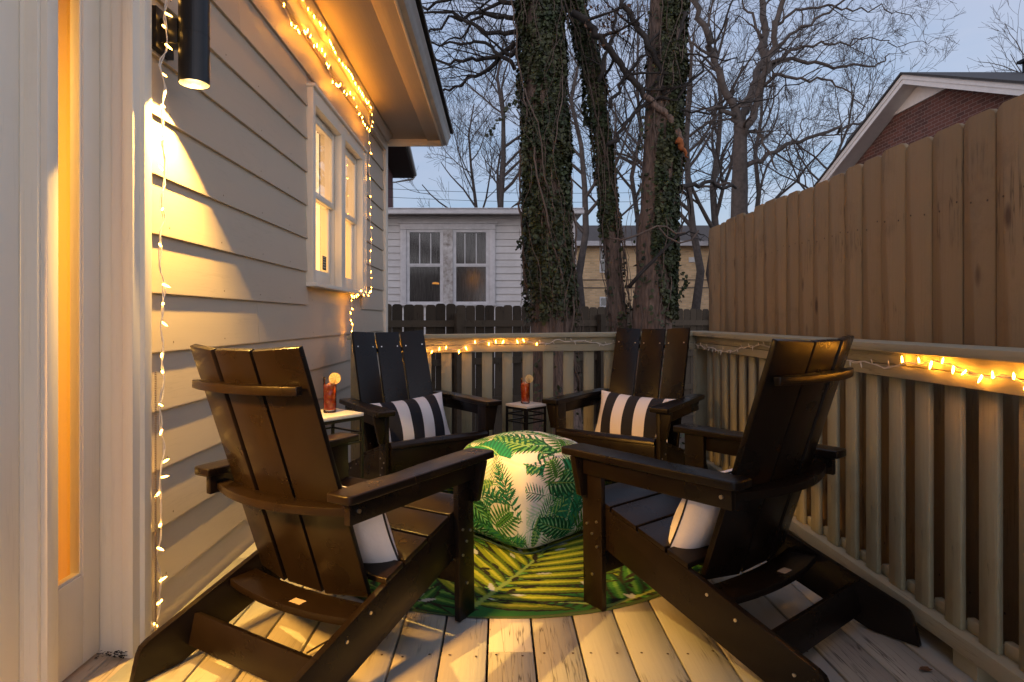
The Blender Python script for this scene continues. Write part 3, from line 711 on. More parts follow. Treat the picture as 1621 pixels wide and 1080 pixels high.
def place_pillow(ch, s_, al, z, tilt, roll, yaw, label, w, h, t, seed, m, piping, cat='cushion'):
    me = make_pillow(w, h, t, seed, m)
    o = link('throw_pillow', me)
    o.matrix_world = ch.matrix_world @ Matrix.Translation((s_, al, z)) @ Matrix.Rotation(R(yaw), 4, 'Z') @ Matrix.Rotation(R(tilt), 4, 'X') @ Matrix.Rotation(R(roll), 4, 'Y')
    tag(o, label, cat, 'throw pillows on the chairs')
    if piping:
        q = MB(); q.tube(perim(w, h), .0032, 6, cap=False); q.obj('piping', M['cord'], o, smooth=True)
    return o
place_pillow(chairs[0], .02, .245, .365, 22, 0, 0, 'white pillow with black piping on the seat of the chair nearest the lamp-lit wall', .50, .31, .145, 3, PMW, True)
place_pillow(chairs[1], -.02, .245, .365, 22, 0, 0, 'white pillow with black piping on the seat of the chair beside the side railing', .50, .31, .145, 5, PMW, True)
place_pillow(chairs[2], -.01, .250, .405, 20, 4, 0, 'black and white striped pillow on the forward-facing chair nearer the cream house', .47, .31, .16, 8, PM, False)
place_pillow(chairs[3], .00, .250, .405, 20, -3, 0, 'black and white striped pillow on the forward-facing chair in the fence-side corner', .47, .31, .16, 11, PM, False)

# ================================================================== PAINTED LEAF PATTERNS (rug and pouf)
class Canvas:
    def __init__(s, n, bg): s.n = n; s.a = np.zeros((n, n, 3)); s.a[:] = bg; g = (np.arange(n) + .5) / n; s.X, s.Y = np.meshgrid(g, g)
    def blob(s, cx, cy, ang, L, W_, col, col2=None, power=1.0, ragged=0, serr=0, soft=1.2, vein=None):
        """leaf outline along direction ang, length L, half width W_"""
        ca, sa = math.cos(ang), math.sin(ang)
        r_ = L * 1.05 + W_
        x0, x1 = max(0, int((cx - r_) * s.n)), min(s.n, int((cx + r_) * s.n) + 1); y0, y1 = max(0, int((cy - r_) * s.n)), min(s.n, int((cy + r_) * s.n) + 1)
        if x1 <= x0 or y1 <= y0: return
        X = s.X[y0:y1, x0:x1] - cx; Y = s.Y[y0:y1, x0:x1] - cy
        t = (X * ca + Y * sa) / L; q = (-X * sa + Y * ca) / W_
        inside = (t > 0) & (t < 1)
        tt = np.clip(t, 0, 1)
        prof = np.sin(np.pi * tt ** power) ** .8
        if serr: prof = prof * (1 - ragged * (.5 + .5 * np.sign(np.sin(tt * serr * 2 * np.pi + np.abs(q) * 3))))
        m = inside & (np.abs(q) < prof)
        c = np.array(col)[None, None, :] * np.ones((*m.shape, 3))
        if col2 is not None:
            f_ = np.clip(.5 + .5 * np.sin(tt * (vein or 20) + np.abs(q) * 4), 0, 1)[..., None]
            c = c * (1 - f_) + np.array(col2) * f_
        sub = s.a[y0:y1, x0:x1]; sub[m] = c[m]
    def line(s, cx, cy, ang, L, w, col): s.blob(cx, cy, ang, L, w, col)
    def palm(s, cx, cy, ang, L, w, col, col2, n=22, rib=(.3, .4, .1), lw=.03, curve=.5):
        x, y, a = cx, cy, ang; st = L / n
        for k in range(n):
            t = (k + .5) / n; a = ang + curve * t * t; x += math.cos(a) * st; y += math.sin(a) * st
            l = w * (math.sin(math.pi * min(1, t * .8 + .17)) ** .7) + .02 * L
            for sd in (-1, 1):
                s.blob(x, y, a + sd * (1.05 - .45 * t), l, L * lw * .5, col if (k % 2 == 0) == (sd > 0) else col2, power=.8)
            s.line(x - math.cos(a) * st, y - math.sin(a) * st, a, st * 1.6, L * .010, rib)
    def banana(s, cx, cy, ang, L, w, col, col2, rib): s.blob(cx, cy, ang, L, w, col, col2, power=.85, ragged=.22, serr=9, vein=60); s.line(cx, cy, ang, L, L * .012, rib)
    def monstera(s, cx, cy, ang, L, w, col, col2, rib, hole):
        n = 8
        s.blob(cx, cy, ang, L, w * .30, col, col2, vein=30)
        for k in range(n):
            t = .04 + .80 * k / n
            for sd in (-1, 1):
                l = w * (1.1 - .5 * t); aa = ang + sd * (1.75 - 1.25 * t)
                bx, by = cx + math.cos(ang) * L * t, cy + math.sin(ang) * L * t
                s.blob(bx, by, aa, l, L * .052, col, col2, power=.75, vein=18); s.line(bx, by, aa, l * .9, L * .006, rib)
        for k in range(n):
            t = .12 + .75 * k / n
            for sd in (-1, 1): s.blob(cx + math.cos(ang) * L * t + math.cos(ang + sd * 1.2) * w * .14, cy + math.sin(ang) * L * t + math.sin(ang + sd * 1.2) * w * .14, ang + sd * 1.1, L * .08, L * .012, hole)
        s.line(cx, cy, ang, L, L * .014, rib)
def bigleaf(c, cx, cy, ang, L, w, dark, mid, hi, rr, n=9, lw=.060, curve=.2, gap=(.02, .018, .010)):
    x, y, a = cx, cy, ang; st = L / n
    J = []
    for k in range(n):
        t = (k + .5) / n; a = ang + curve * t * t; x += math.cos(a) * st; y += math.sin(a) * st; J.append((x, y, a, t))
    for (x, y, a, t) in J:
        l = w * (math.sin(math.pi * min(1, t * .74 + .20)) ** .6)
        for sd in (-1, 1):
            aa = a + sd * (1.20 - .75 * t); c.blob(x, y, aa, l * 1.05, L * lw * 1.15, gap, power=.75)
    for (x, y, a, t) in J:
        l = w * (math.sin(math.pi * min(1, t * .74 + .20)) ** .6)
        for sd in (-1, 1):
            aa = a + sd * (1.20 - .75 * t); c.blob(x, y, aa, l, L * lw * .80, dark, power=.75)
            c.blob(x, y, aa + .03, l * .93, L * lw * .50, mid, power=.75)
            c.blob(x + math.cos(aa) * l * .08, y + math.sin(aa) * l * .08, aa - .02 * sd, l * rr.uniform(.6, .85), L * lw * .20, hi, power=.7)
            if t < .8 and rr.random() < .7: c.blob(x + math.cos(aa + .22) * l * .22, y + math.sin(aa + .22) * l * .22, aa, l * .16, L * lw * .22, rr.choice([gap, (.48, .48, .44)]))
    for (x, y, a, t) in J: c.line(x - math.cos(a) * st, y - math.sin(a) * st, a, st * 1.8, L * .013 * (1.2 - t), (.24, .32, .07))
def paint_pouf(seed, n=560):
    rr = random.Random(seed); c = Canvas(n, (.74, .71, .70))
    D_ = [(.006, .11, .045), (.012, .17, .07), (.006, .07, .03), (.015, .15, .09)]; B_ = [(.06, .26, .07), (.12, .36, .10), (.02, .24, .13), (.26, .46, .12)]
    U = lambda a, b: rr.uniform(a, b)
    for k in range(9): c.palm(U(-.2, 1.1), U(-.1, 1.0), U(0, 6.28), U(.5, .8), U(.16, .24), (.40, .58, .42), (.52, .62, .46), n=16, rib=(.4, .55, .4), lw=.024)
    for gi in range(4):
        for gj in range(4):
            bx, by = (gi + U(0, 1)) / 4, (gj + U(-.3, .7)) / 4; a_ = U(.2, 2.9)
            if (gi + gj) % 3 == 0: c.banana(bx, by, a_, U(.28, .42), U(.05, .07), rr.choice(D_), rr.choice(B_), (.35, .5, .22))
            else: c.palm(bx - .12 * math.cos(a_), by - .12 * math.sin(a_), a_, U(.34, .5), U(.10, .16), rr.choice(D_), rr.choice(B_), n=14, rib=(.02, .12, .05), lw=U(.026, .036), curve=U(-.9, .9))
    for k in range(3): c.palm(U(-.2, 1.15), U(-.2, .9), U(.5, 2.6), U(.6, .9), U(.16, .24), rr.choice(D_), rr.choice(B_), n=26, rib=(.30, .50, .22), lw=.042, curve=U(-.9, .9))
    for k in range(4): c.palm(U(0, 1), U(-.1, .9), U(0, 6.28), U(.5, .7), U(.15, .2), rr.choice(D_), rr.choice(B_), n=15, rib=(.01, .07, .03), lw=.026, curve=U(-.9, .9))
    for k in range(3): c.palm(U(0, 1), U(0, 1), U(.4, 2.7), U(.4, .6), U(.14, .2), (.008, .10, .05), (.015, .17, .09), n=8, rib=(.005, .05, .03), lw=.055, curve=U(-.6, .6))
    for k in range(3): bigleaf(c, U(0, 1), U(0, .9), U(0, 6.28), U(.34, .46), U(.14, .18), (.006, .08, .03), (.02, .20, .08), (.25, .50, .25), rr, n=8, gap=(.004, .04, .02), curve=U(-.5, .5))
    for px, py, ql in ((U(.15, .4), U(.55, .75), .24), (U(.45, .75), U(.1, .3), .32)): 
        a = U(0, 6.28); c.blob(px - .03 * math.cos(a), py - .03 * math.sin(a), a, ql * 1.15, ql * .6, (.70, .67, .62)); c.monstera(px, py, a, ql, ql * .68, (.01, .10, .03), (.10, .28, .05), (.005, .03, .01), (.68, .65, .60))
    return c.a
def paint_rug(n=700):
    rr = random.Random(12); c = Canvas(n, (.022, .020, .012)); U = lambda a, b: rr.uniform(a, b)
    for k in range(60): c.blob(U(0, 1), U(0, 1), U(0, 6.28), U(.05, .13), .018, (.50, .50, .48))
    DG = [(.012, .07, .02), (.02, .11, .025), (.03, .15, .03), (.05, .17, .02)]; LG = [(.14, .23, .015), (.24, .28, .012), (.07, .18, .02), (.34, .33, .02)]
    for k in range(34): c.palm(U(0, 1), U(0, 1), U(0, 6.28), U(.26, .46), U(.10, .18), rr.choice(DG), rr.choice(LG), n=rr.choice((12, 16)), rib=(.22, .32, .06), lw=U(.026, .036), curve=U(-.8, .8))
    for k in range(26): c.palm(U(0, 1), U(0, 1), U(0, 6.28), U(.24, .36), U(.10, .15), rr.choice(DG), rr.choice(DG), n=20, rib=(.25, .36, .10), lw=.045, curve=U(-.6, .6))
    LM = ((.09, .17, .015), (.22, .30, .018), (.40, .42, .03)); GR = ((.014, .075, .018), (.04, .16, .022), (.14, .30, .05)); YL = ((.13, .17, .010), (.32, .34, .016), (.50, .48, .05))
    for k in range(16): bigleaf(c, U(.05, .95), U(.1, 1), U(0, 6.28), U(.26, .4), U(.14, .2), *rr.choice((LM, GR, GR, YL)), rr, curve=U(-.5, .5))
    bigleaf(c, .92, .12, 2.3, .36, .17, *LM, rr, n=12, lw=.044, curve=-.3); bigleaf(c, .30, .30, .2, .30, .15, *LM, rr, n=11, lw=.046); bigleaf(c, .72, .30, 2.9, .28, .14, *GR, rr, n=11, lw=.046)
    bigleaf(c, .08, .30, -.3, .36, .17, *GR, rr)
    bigleaf(c, .64, .02, .55, .34, .15, *GR, rr)
    bigleaf(c, .22, .06, .5, .30, .15, *GR, rr, curve=-.4)
    bigleaf(c, .42, .03, 1.0, .42, .22, (.09, .14, .010), (.25, .29, .014), (.46, .45, .04), rr, n=13, lw=.042, curve=.3)
    bigleaf(c, .34, .02, 2.3, .26, .13, *GR, rr)
    for k in range(64): c.blob(U(0, 1), U(0, .5), U(0, 6.28), U(.02, .05), .006, (.50, .50, .46) if k % 3 else (.02, .016, .01))
    return c.a
def vcol_mat(name, rough=.9, bscale=350, sheen=.2):
    m = bpy.data.materials.new(name); m.use_nodes = True; nt = m.node_tree; b = nt.nodes['Principled BSDF']; b.inputs['Roughness'].default_value = rough; b.inputs['Specular IOR Level'].default_value = .2
    at = N(nt, 'ShaderNodeAttribute'); at.attribute_name = 'print'; nt.links.new(at.outputs['Color'], b.inputs['Base Color'])
    tc = N(nt, 'ShaderNodeTexCoord'); nz = N(nt, 'ShaderNodeTexNoise'); nz.inputs['Scale'].default_value = bscale; nt.links.new(tc.outputs['Object'], nz.inputs['Vector'])
    bp = N(nt, 'ShaderNodeBump'); bp.inputs['Strength'].default_value = .4; bp.inputs['Distance'].default_value = .003; nt.links.new(nz.outputs[0], bp.inputs['Height']); nt.links.new(bp.outputs[0], b.inputs['Normal'])
    return m
def set_print(me, cols):
    at = me.color_attributes.new('print', 'FLOAT_COLOR', 'POINT'); buf = np.ones((len(me.vertices), 4), dtype=np.float32); buf[:, :3] = cols; at.data.foreach_set('color', buf.ravel())
def sample(a, u, v):
    n = a.shape[0]; i = np.clip((u * n).astype(int), 0, n - 1); j = np.clip((v * n).astype(int), 0, n - 1); return a[j, i]
# rug: a round disc mesh, 1.9 m across
RC = Vector((.045, 3.005, 0)); RR = .965
ra = paint_rug(); NR, NA = 230, 720
rv = []; 
rs = np.linspace(0, 1, NR + 1); th_ = np.linspace(0, 2 * np.pi, NA, endpoint=False)
RG, TG = np.meshgrid(rs, th_, indexing='ij')
wob = 1 + .004 * np.sin(TG * 5 + 1)
VX = RG * RR * wob * np.cos(TG); VY = RG * RR * wob * np.sin(TG); VZ = TILT * (VX + RC.x) + .006 + .0015 * np.sin(VX * 9) * np.cos(VY * 7)
VZ[-1] = TILT * (VX[-1] + RC.x) + .002
verts = np.stack([VX, VY, VZ], -1).reshape(-1, 3)
faces = []
for i in range(NR):
    a = i * NA
    for k in range(NA):
        k2 = (k + 1) % NA
        faces.append((a + k, a + NA + k, a + NA + k2, a + k2))
me = bpy.data.meshes.new('round_rug'); me.from_pydata(verts.tolist(), [], faces); me.materials.append(vcol_mat('printed_rug', .95))
cols = sample(ra, (verts[:, 0] / RR + 1) / 2, (verts[:, 1] / RR + 1) / 2)
edge = np.hypot(verts[:, 0], verts[:, 1]) > RR * .988
cols[edge] = (.05, .08, .03)
set_print(me, cols); me.polygons.foreach_set('use_smooth', [True] * len(me.polygons))
tag(link('round_rug', me, None, (RC.x, RC.y, 0)), 'round outdoor rug printed with green and yellow tropical leaves under the pouf', 'rug')
# pouf: puffy cube turned 45 degrees
def make_pouf():
    S = .475; Hh = .405
    V = []; Fc = []; C_ = []
    faces_ = [((1, 0, 0), (0, 1, 0), (0, 0, 1), 1), ((-1, 0, 0), (0, -1, 0), (0, 0, 1), 2), ((0, 1, 0), (-1, 0, 0), (0, 0, 1), 3), ((0, -1, 0), (1, 0, 0), (0, 0, 1), 4), ((0, 0, 1), (1, 0, 0), (0, 1, 0), 5), ((0, 0, -1), (-1, 0, 0), (0, 1, 0), 6)]
    for nn, uu, vv, sd in faces_:
        tex = paint_pouf(sd * 13 + 2) if sd in (2, 4, 5, 1) else paint_pouf(3, 128)
        n = 230 if sd in (2, 4, 5) else 60
        nn, uu, vv = map(np.array, (nn, uu, vv)); b0 = len(V); g_ = np.linspace(-1, 1, n + 1)
        for j in range(n + 1):
            for i in range(n + 1):
                p = nn + uu * g_[i] + vv * g_[j]
                x, y, z = p
                # superellipsoid-like rounding and bulge
                k = (abs(x) ** 8 + abs(y) ** 8 + abs(z) ** 8) ** (1 / 8)
                q = p / k
                bx = 1 + .06 * (1 - q[2] ** 2) + .015 * q[2]
                e1 = 1 - .06 * (abs(q[0] * q[1]) ** 3)
                X = q[0] * S / 2 * bx * e1; Y = q[1] * S / 2 * bx * e1
                top = .13 * (1 - q[0] ** 2) * (1 - q[1] ** 2) if q[2] > 0 else 0
                Z = (q[2] + 1) / 2 * Hh * (1 - .05 * abs(q[0] * q[1]) ** 2 * (q[2] > 0)) + top * Hh * max(0, q[2]) 
                wr = .0030 * noise.noise(Vector((X * 14, Y * 14, Z * 14))) + .004 * abs(noise.noise(Vector((X * 9 + Y * 9, (X - Y) * 4, Z * 5 + 7)))) - .0035 * math.exp(-((abs(z) - .93) / .03) ** 2) * (z > 0)
                V.append((X * (1 + wr * 3), Y * (1 + wr * 3), max(0, Z + wr)))
                C_.append(tex[min(tex.shape[0] - 1, int((g_[j] * .5 + .5) * tex.shape[0])), min(tex.shape[0] - 1, int((g_[i] * .5 + .5) * tex.shape[0]))])
        for j in range(n):
            for i in range(n): a = b0 + j * (n + 1) + i; Fc.append((a, a + 1, a + n + 2, a + n + 1))
    me = bpy.data.meshes.new('pouf'); me.from_pydata(V, [], Fc); me.materials.append(vcol_mat('leaf_print_fabric', .85)); set_print(me, np.array(C_))
    me.polygons.foreach_set('use_smooth', [True] * len(me.polygons)); return me
PC = (.122, 2.875)
pf = link('pouf', make_pouf(), None, (PC[0], PC[1], zt(PC[0]) + .0085)); pf.rotation_euler = (0, 0, R(45 - 1.5))
tag(pf, 'square white pouf with green tropical leaf print standing on the rug', 'pouf')
pp = MB()
for z in (.012,):
    ring = []
    for k in range(96):
        a = 2 * math.pi * k / 96; c_, s_ = math.cos(a), math.sin(a); kk = (abs(c_) ** 9 + abs(s_) ** 9) ** (1 / 9); ring.append((c_ / kk * .2415, s_ / kk * .2415, z))
    pp.tube(ring + [ring[0]], .0045, 6, cap=False)

pp.obj('piping', mat('dark_green_piping', (.02, .05, .03), .8), pf, smooth=True)

# ================================================================== SIDE TABLES AND DRINKS
def side_table(x, y, z, s_, rot, label, bars):
    e = empty('side_table', (x, y, zt(x) + .002), label, 'side table', 'small side tables with pale tops')
    e.rotation_euler = (0, 0, rot); h = s_ / 2; z -= zt(x) + .002
    m = MB(); m.box(-h, h, -h, h, z - .016, z); m.obj('table_top', M['white_ceramic'], e, bevel=.003)
    m = MB(); 
    for a, b_, c_, d_ in ((-h + .001, h - .001, -h + .001, -h + .013), (-h + .001, h - .001, h - .013, h - .001), (-h + .001, -h + .013, -h + .0131, h - .0131), (h - .013, h - .001, -h + .0131, h - .0131)): m.box(a, b_, c_, d_, z - .030, z - .0165)
    m.obj('top_frame', M['black'], e)
    for sx in (-1, 1):
        for sy in (-1, 1):
            m = MB(); cx_, cy_ = sx * (h - .007), sy * (h - .007); m.box(cx_ - .006, cx_ + .006, cy_ - .006, cy_ + .006, .0, z - .0305); m.obj('leg', M['black'], e)
    for zb in bars:
        m = MB(); q = h - .0132
        for sd in (-1, 1):
            m.box(-q, q, sd * (h - .007) - .004, sd * (h - .007) + .004, zb - .004, zb + .004); m.box(sd * (h - .007) - .004, sd * (h - .007) + .004, -q, q, zb - .004, zb + .004)
        m.obj('cross_bar', M['black'], e)
    return e
T1 = (-.765, 2.735, .583, .225); T2 = (.167, 3.80, .480, .180)
side_table(T1[0], T1[1], T1[2], T1[3], math.atan2(.19, .15), 'taller black metal side table with pale square top against the house wall', (.50, .46, .12))
side_table(T2[0], T2[1], T2[2], T2[3], R(45), 'shorter black metal side table with pale square top behind the pouf', (.415, .37, .12))
gm = glass_pane('clear_tumbler_glass', (.97, .97, .97), .06, .03)
lm = bpy.data.materials.new('amber_drink'); lm.use_nodes = True; nt_ = lm.node_tree; b_ = nt_.nodes['Principled BSDF']
tcx = N(nt_, 'ShaderNodeTexCoord'); vo = N(nt_, 'ShaderNodeTexVoronoi'); vo.inputs['Scale'].default_value = 55; nt_.links.new(tcx.outputs['Object'], vo.inputs['Vector'])
rpx = N(nt_, 'ShaderNodeValToRGB'); rpx.color_ramp.elements[0].color = (.95, .30, .06, 1); rpx.color_ramp.elements[1].color = (.75, .10, .012, 1); rpx.color_ramp.elements[1].position = .65
nt_.links.new(vo.outputs['Distance'], rpx.inputs[0]); nt_.links.new(rpx.outputs[0], b_.inputs['Base Color']); b_.inputs['Roughness'].default_value = .12; b_.inputs['Subsurface Weight'].default_value = .3; b_.inputs['Subsurface Radius'].default_value = (.02, .006, .002)
orange = mat('orange_slice_flesh', (.90, .52, .12), .4, col2=(.95, .68, .25), nscale=60); rind = mat('orange_rind', (.85, .42, .04), .45); pith = mat('orange_pith', (.92, .78, .45), .6)
def drink(x, y, z, sc_, rot, label):
    e = empty('cocktail_glass', (x, y, z), label, 'drink', 'iced drinks in tall glasses')
    m = MB(); m.lathe([(0, .0), (.026, .0), (.0285, .004), (.0295, .155), (.0290, .157)], 36); m.obj('tumbler', gm, e, smooth=True)
    m = MB(); m.lathe([(0, .0125), (.0255, .0125), (.0268, .118), (.020, .121), (0, .119)], 36); m.obj('iced_drink', lm, e, smooth=True)
    ic = MB(); rq = random.Random(int(x * 100) + 9)
    for q in range(5):
        Mq = Matrix.Translation((rq.uniform(-.012, .012), rq.uniform(-.012, .012), .118 + rq.uniform(-.006, .006))) @ Matrix.Rotation(rq.random() * 3, 4, (rq.random(), rq.random(), 1)); ic.box(-.008, .008, -.008, .008, -.008, .008, Mq)
    ic.obj('ice', mat('ice', (.85, .35, .15), .1, spec=.8), e, bevel=.002)
    Mo = Matrix.Translation((.024, -.006, .152)) @ Matrix.Rotation(R(90), 4, 'X') @ Matrix.Rotation(.2, 4, 'Y')
    def disc(r0, r1, a, b2, nseg=32):
        mm = MB(); base = [(Vector((r1 * math.cos(t), r1 * math.sin(t), a))) for t in np.linspace(0, 2 * math.pi, nseg, endpoint=False)]
        tp = [v + Vector((0, 0, b2 - a)) for v in base]; vs = [Mo @ v for v in base + tp]
        mm.add(vs, [tuple(range(nseg - 1, -1, -1)), tuple(range(nseg, 2 * nseg))] + [(i, (i + 1) % nseg, nseg + (i + 1) % nseg, nseg + i) for i in range(nseg)]); return mm
    sl_ = disc(0, .026, -.0025, .0025).obj('orange_slice', rind, e)
    disc(0, .0243, -.0031, .0031).obj('pith', pith, sl_)
    sg_ = MB()
    for k in range(9):
        a0 = 2 * math.pi * k / 9 + .06; a1 = 2 * math.pi * (k + 1) / 9 - .06
        for zf in (.0037, -.0037):
            pts = [Vector((.003 * math.cos((a0 + a1) / 2), .003 * math.sin((a0 + a1) / 2), zf))] + [Vector((.0222 * math.cos(t), .0222 * math.sin(t), zf)) for t in np.linspace(a0, a1, 5)]
            sg_.add([Mo @ v for v in pts], [tuple(range(6)) if zf > 0 else tuple(range(5, -1, -1))])
    sg_.obj('segments', orange, sl_)
    e.scale = (sc_, sc_, sc_); e.rotation_euler = (0, 0, rot)
    return e
drink((522 - CX) * 2.75 / F, 2.75, T1[2] + .0008, 1.0, 0, 'tall glass of iced red-amber drink with orange slice on the taller table by the wall')
drink((831.5 - CX) * 3.80 / F, 3.80, T2[2] + .0008, 1.0, 0, 'tall glass of iced red-amber drink with orange slice on the shorter table behind the pouf')

# ================================================================== STRING LIGHTS
bb = MB(); bb.tube([(0, 0, 0), (0, 0, .006)], .0036, 6); base_me = bb.mesh('bulb_socket', M['white_wire'])
def bulb_mesh(m): 
    q = MB(); q.tube([(0, 0, 0), (0, 0, .008), (0, 0, .0081), (0, 0, .018), (0, 0, .026)], [.0030, .0030, .0034, .0030, .0006], 7); return q.mesh('bulb', m, smooth=True)
BM = {'on': bulb_mesh(M['bulb_on']), 'dim': bulb_mesh(M['bulb_dim']), 'hot': bulb_mesh(M['bulb_hot']), 'off': bulb_mesh(M['bulb_off'])}
def string_light(name, path, label, spacing, state, wobble=.006, seed=1, plane=(1, 0, 0), outdir=None, up_bias=0, tw=2, maxb=98, wr=.0017, bs=1.0):
    """path: list of points; wire wanders a little round it, bulbs stand off sideways"""
    rq = random.Random(seed); pts = [Vector(p) for p in path]; org = pts[0].copy()
    e = empty('string_lights', org, label, 'string lights', 'fairy light strings')
    # resample
    P_ = []; 
    for a, b2 in zip(pts[:-1], pts[1:]):
        L = (b2 - a).length; k = max(1, int(L / .02))
        for i in range(k): P_.append(a.lerp(b2, i / k))
    P_.append(pts[-1])
    nrm = Vector(plane)
    for t in range(tw):
        Q = []
        for i, p in enumerate(P_):
            d = (P_[min(i + 1, len(P_) - 1)] - P_[max(0, i - 1)]).normalized(); sd = d.cross(nrm).normalized()
            Q.append(p - org + sd * wobble * 1.4 * noise.noise(Vector((i * .33, seed * 7.1, t * .35))) + sd * .0016 * math.sin(i * 1.5 + t * 3.14) + nrm * .0016 * math.cos(i * 1.5 + t * 3.14))
        w_ = MB(); w_.tube(Q, wr, 5); w_.obj('wire', M['white_wire'], e, smooth=True)
    acc = 0; nb_ = 0; nxt = spacing * .3
    total = sum((b2 - a).length for a, b2 in zip(P_[:-1], P_[1:]))
    run = 0
    for i in range(1, len(P_)):
        run += (P_[i] - P_[i - 1]).length
        if run >= nxt and nb_ < maxb:
            nxt += spacing * rq.uniform(.5, 1.5)
            d = (P_[i] - P_[i - 1]).normalized(); sd = d.cross(nrm).normalized() * rq.choice([-1, 1])
            dr_ = (sd + nrm * rq.uniform(-.05, .5) + d * rq.uniform(-.5, .5) + Vector((0, 0, up_bias))).normalized()
            st_ = state(run / total) if callable(state) else state
            o = link('bulb', BM[st_], e, P_[i] - org + (P_[i] - org) * 0)
            o.rotation_mode = 'QUATERNION'; o.rotation_quaternion = dr_.to_track_quat('Z', 'Y'); sz_ = rq.uniform(.7, .95); sz_ *= bs; o.scale = (sz_, sz_, sz_)
            nb_ += 1
    return e
def wp(px, py, X):  # point on plane X seen at px,py
    Y = F * X / (px - CX); return (X, Y, 1 + (CY - py) * Y / F)
# a) hanging beside the door
pa = [(262, -30), (260, 30), (262, 70), (255, 105), (262, 140), (258, 190), (259, 240), (256, 300), (259, 350), (254, 400), (259, 470), (255, 530), (258, 600), (252, 640), (260, 720), (252, 780), (254, 830), (248, 880), (256, 950), (240, 1000)]
string_light('x', [wp(a, b2, -1.085) for a, b2 in pa], 'white fairy light string hanging down the siding beside the door', .085, lambda t: 'dim', seed=3, maxb=60, bs=1.35, wobble=.018, wr=.0022)
# b) under the soffit: upper run and sagging lower run
ys_ = np.linspace(1.4, 5.05, 70)
string_light('x', [(-1.055, y_, 2.735 + .015 * math.sin(y_ * 9)) for y_ in ys_], 'lit fairy light string along the top of the wall under the soffit', .075, 'hot', seed=5, maxb=70, wobble=.02)
string_light('x', [(-1.085, y_, 2.60 + .035 * math.sin(y_ * 7.3) + .02 * math.sin(y_ * 17)) for y_ in ys_], 'lit fairy light string sagging in loops just above the window', .085, 'hot', seed=6, maxb=70, wobble=.02)
# c) far side of the window
pc = [(588, 172), (590, 190), (583, 215), (587, 235), (584, 262), (587, 300), (586, 340), (588, 380), (586, 420), (588, 455)]
string_light('x', [wp(a, b2, -1.07) for a, b2 in pc], 'lit fairy light string down the far side of the window', .10, lambda t: 'on', seed=8, maxb=40)
# d) under the sill and down to the railing
pd = [(588, 463), (580, 466), (570, 463), (562, 468), (556, 467), (557, 485), (553, 500), (558, 515), (556, 530), (556, 543)]
string_light('x', [wp(a, b2, -1.075) for a, b2 in pd], 'lit fairy light string under the sill dropping to the railing end', .065, 'on', seed=9, maxb=40)
# e) back rail
pe = [(560, 549), (600, 552), (668, 553), (690, 556), (711, 551), (727, 555), (742, 546), (762, 541), (780, 543), (800, 544), (815, 545), (830, 541), (845, 543), (870, 543), (885, 538), (910, 541), (935, 542), (955, 546), (975, 542), (985, 541), (1030, 543), (1085, 542)]
string_light('x', [P(a, b2, YB - .05) for a, b2 in pe], 'fairy light string draped on the back railing, lit on the house side', .062, lambda t: 'on' if t < .56 else 'off', seed=11, plane=(0, -1, 0), wobble=.012, maxb=60)
# f) right rail
pg = [(1094, 541), (1105, 547), (1125, 551), (1142, 556), (1160, 554), (1180, 550), (1195, 548), (1210, 547), (1225, 549), (1240, 552), (1290, 570), (1356, 573), (1375, 574), (1400, 581), (1421, 575), (1436, 572), (1455, 574), (1475, 572), (1500, 577), (1530, 586), (1555, 594), (1572, 599), (1585, 596), (1605, 600), (1640, 607)]
string_light('x', [wp(a, b2, 1.268) for a, b2 in pg], 'fairy light string draped along the side railing, lit at the near end', .058, lambda t: 'hot' if t > .79 else 'off', seed=13, plane=(-1, 0, 0), wobble=.01, maxb=90)

# ================================================================== WEATHERED PICKET FENCE BEHIND
A0, A1 = Vector((-1.9, 7.6, 0)), Vector((4.2, 10.9, 0))
fe = empty('picket_fence', A0, 'dark weathered picket fence behind the ivy-covered trunks', 'fence')
dv = (A1 - A0); Lf = dv.length; dvn = dv.normalized(); angf = math.atan2(dv.y, dv.x)
b = MB(); t = 0; rnd = random.Random(5)
while t < Lf:
    w_ = .137 + rnd.uniform(-.004, .004); top = 1.83 - .04 * t / Lf + rnd.uniform(-.012, .012); ch = .035; z0 = -.62
    Mf = Matrix.Rotation(angf, 4, 'Z') @ Matrix.Translation((t, 0, -.62)) @ Matrix.Rotation(rnd.uniform(-.006, .006), 4, 'Y')
    b.prism([(0, .0), (w_, .0), (w_, top - ch), (w_ - ch * .3, top - ch * .3), (w_ - ch, top), (ch, top), (ch * .3, top - ch * .3), (0, top - ch)], 0, .018, 'y', Mf)
    t += w_ + rnd.uniform(.009, .016)
b.obj('picket_panel', M['oldfence'], fe)
b = MB()
for z in (.45, 1.0, 1.52):
    b.box(0, Lf, -.042, -.004, z - .62, z - .53, Matrix.Rotation(angf, 4, 'Z'))
for k in range(4): b.box(1.45 + k * 2.4, 1.54 + k * 2.4, -.135, -.043, -.62, 1.08, Matrix.Rotation(angf, 4, 'Z'))
b.obj('fence_rail', M['oldfence'], fe)

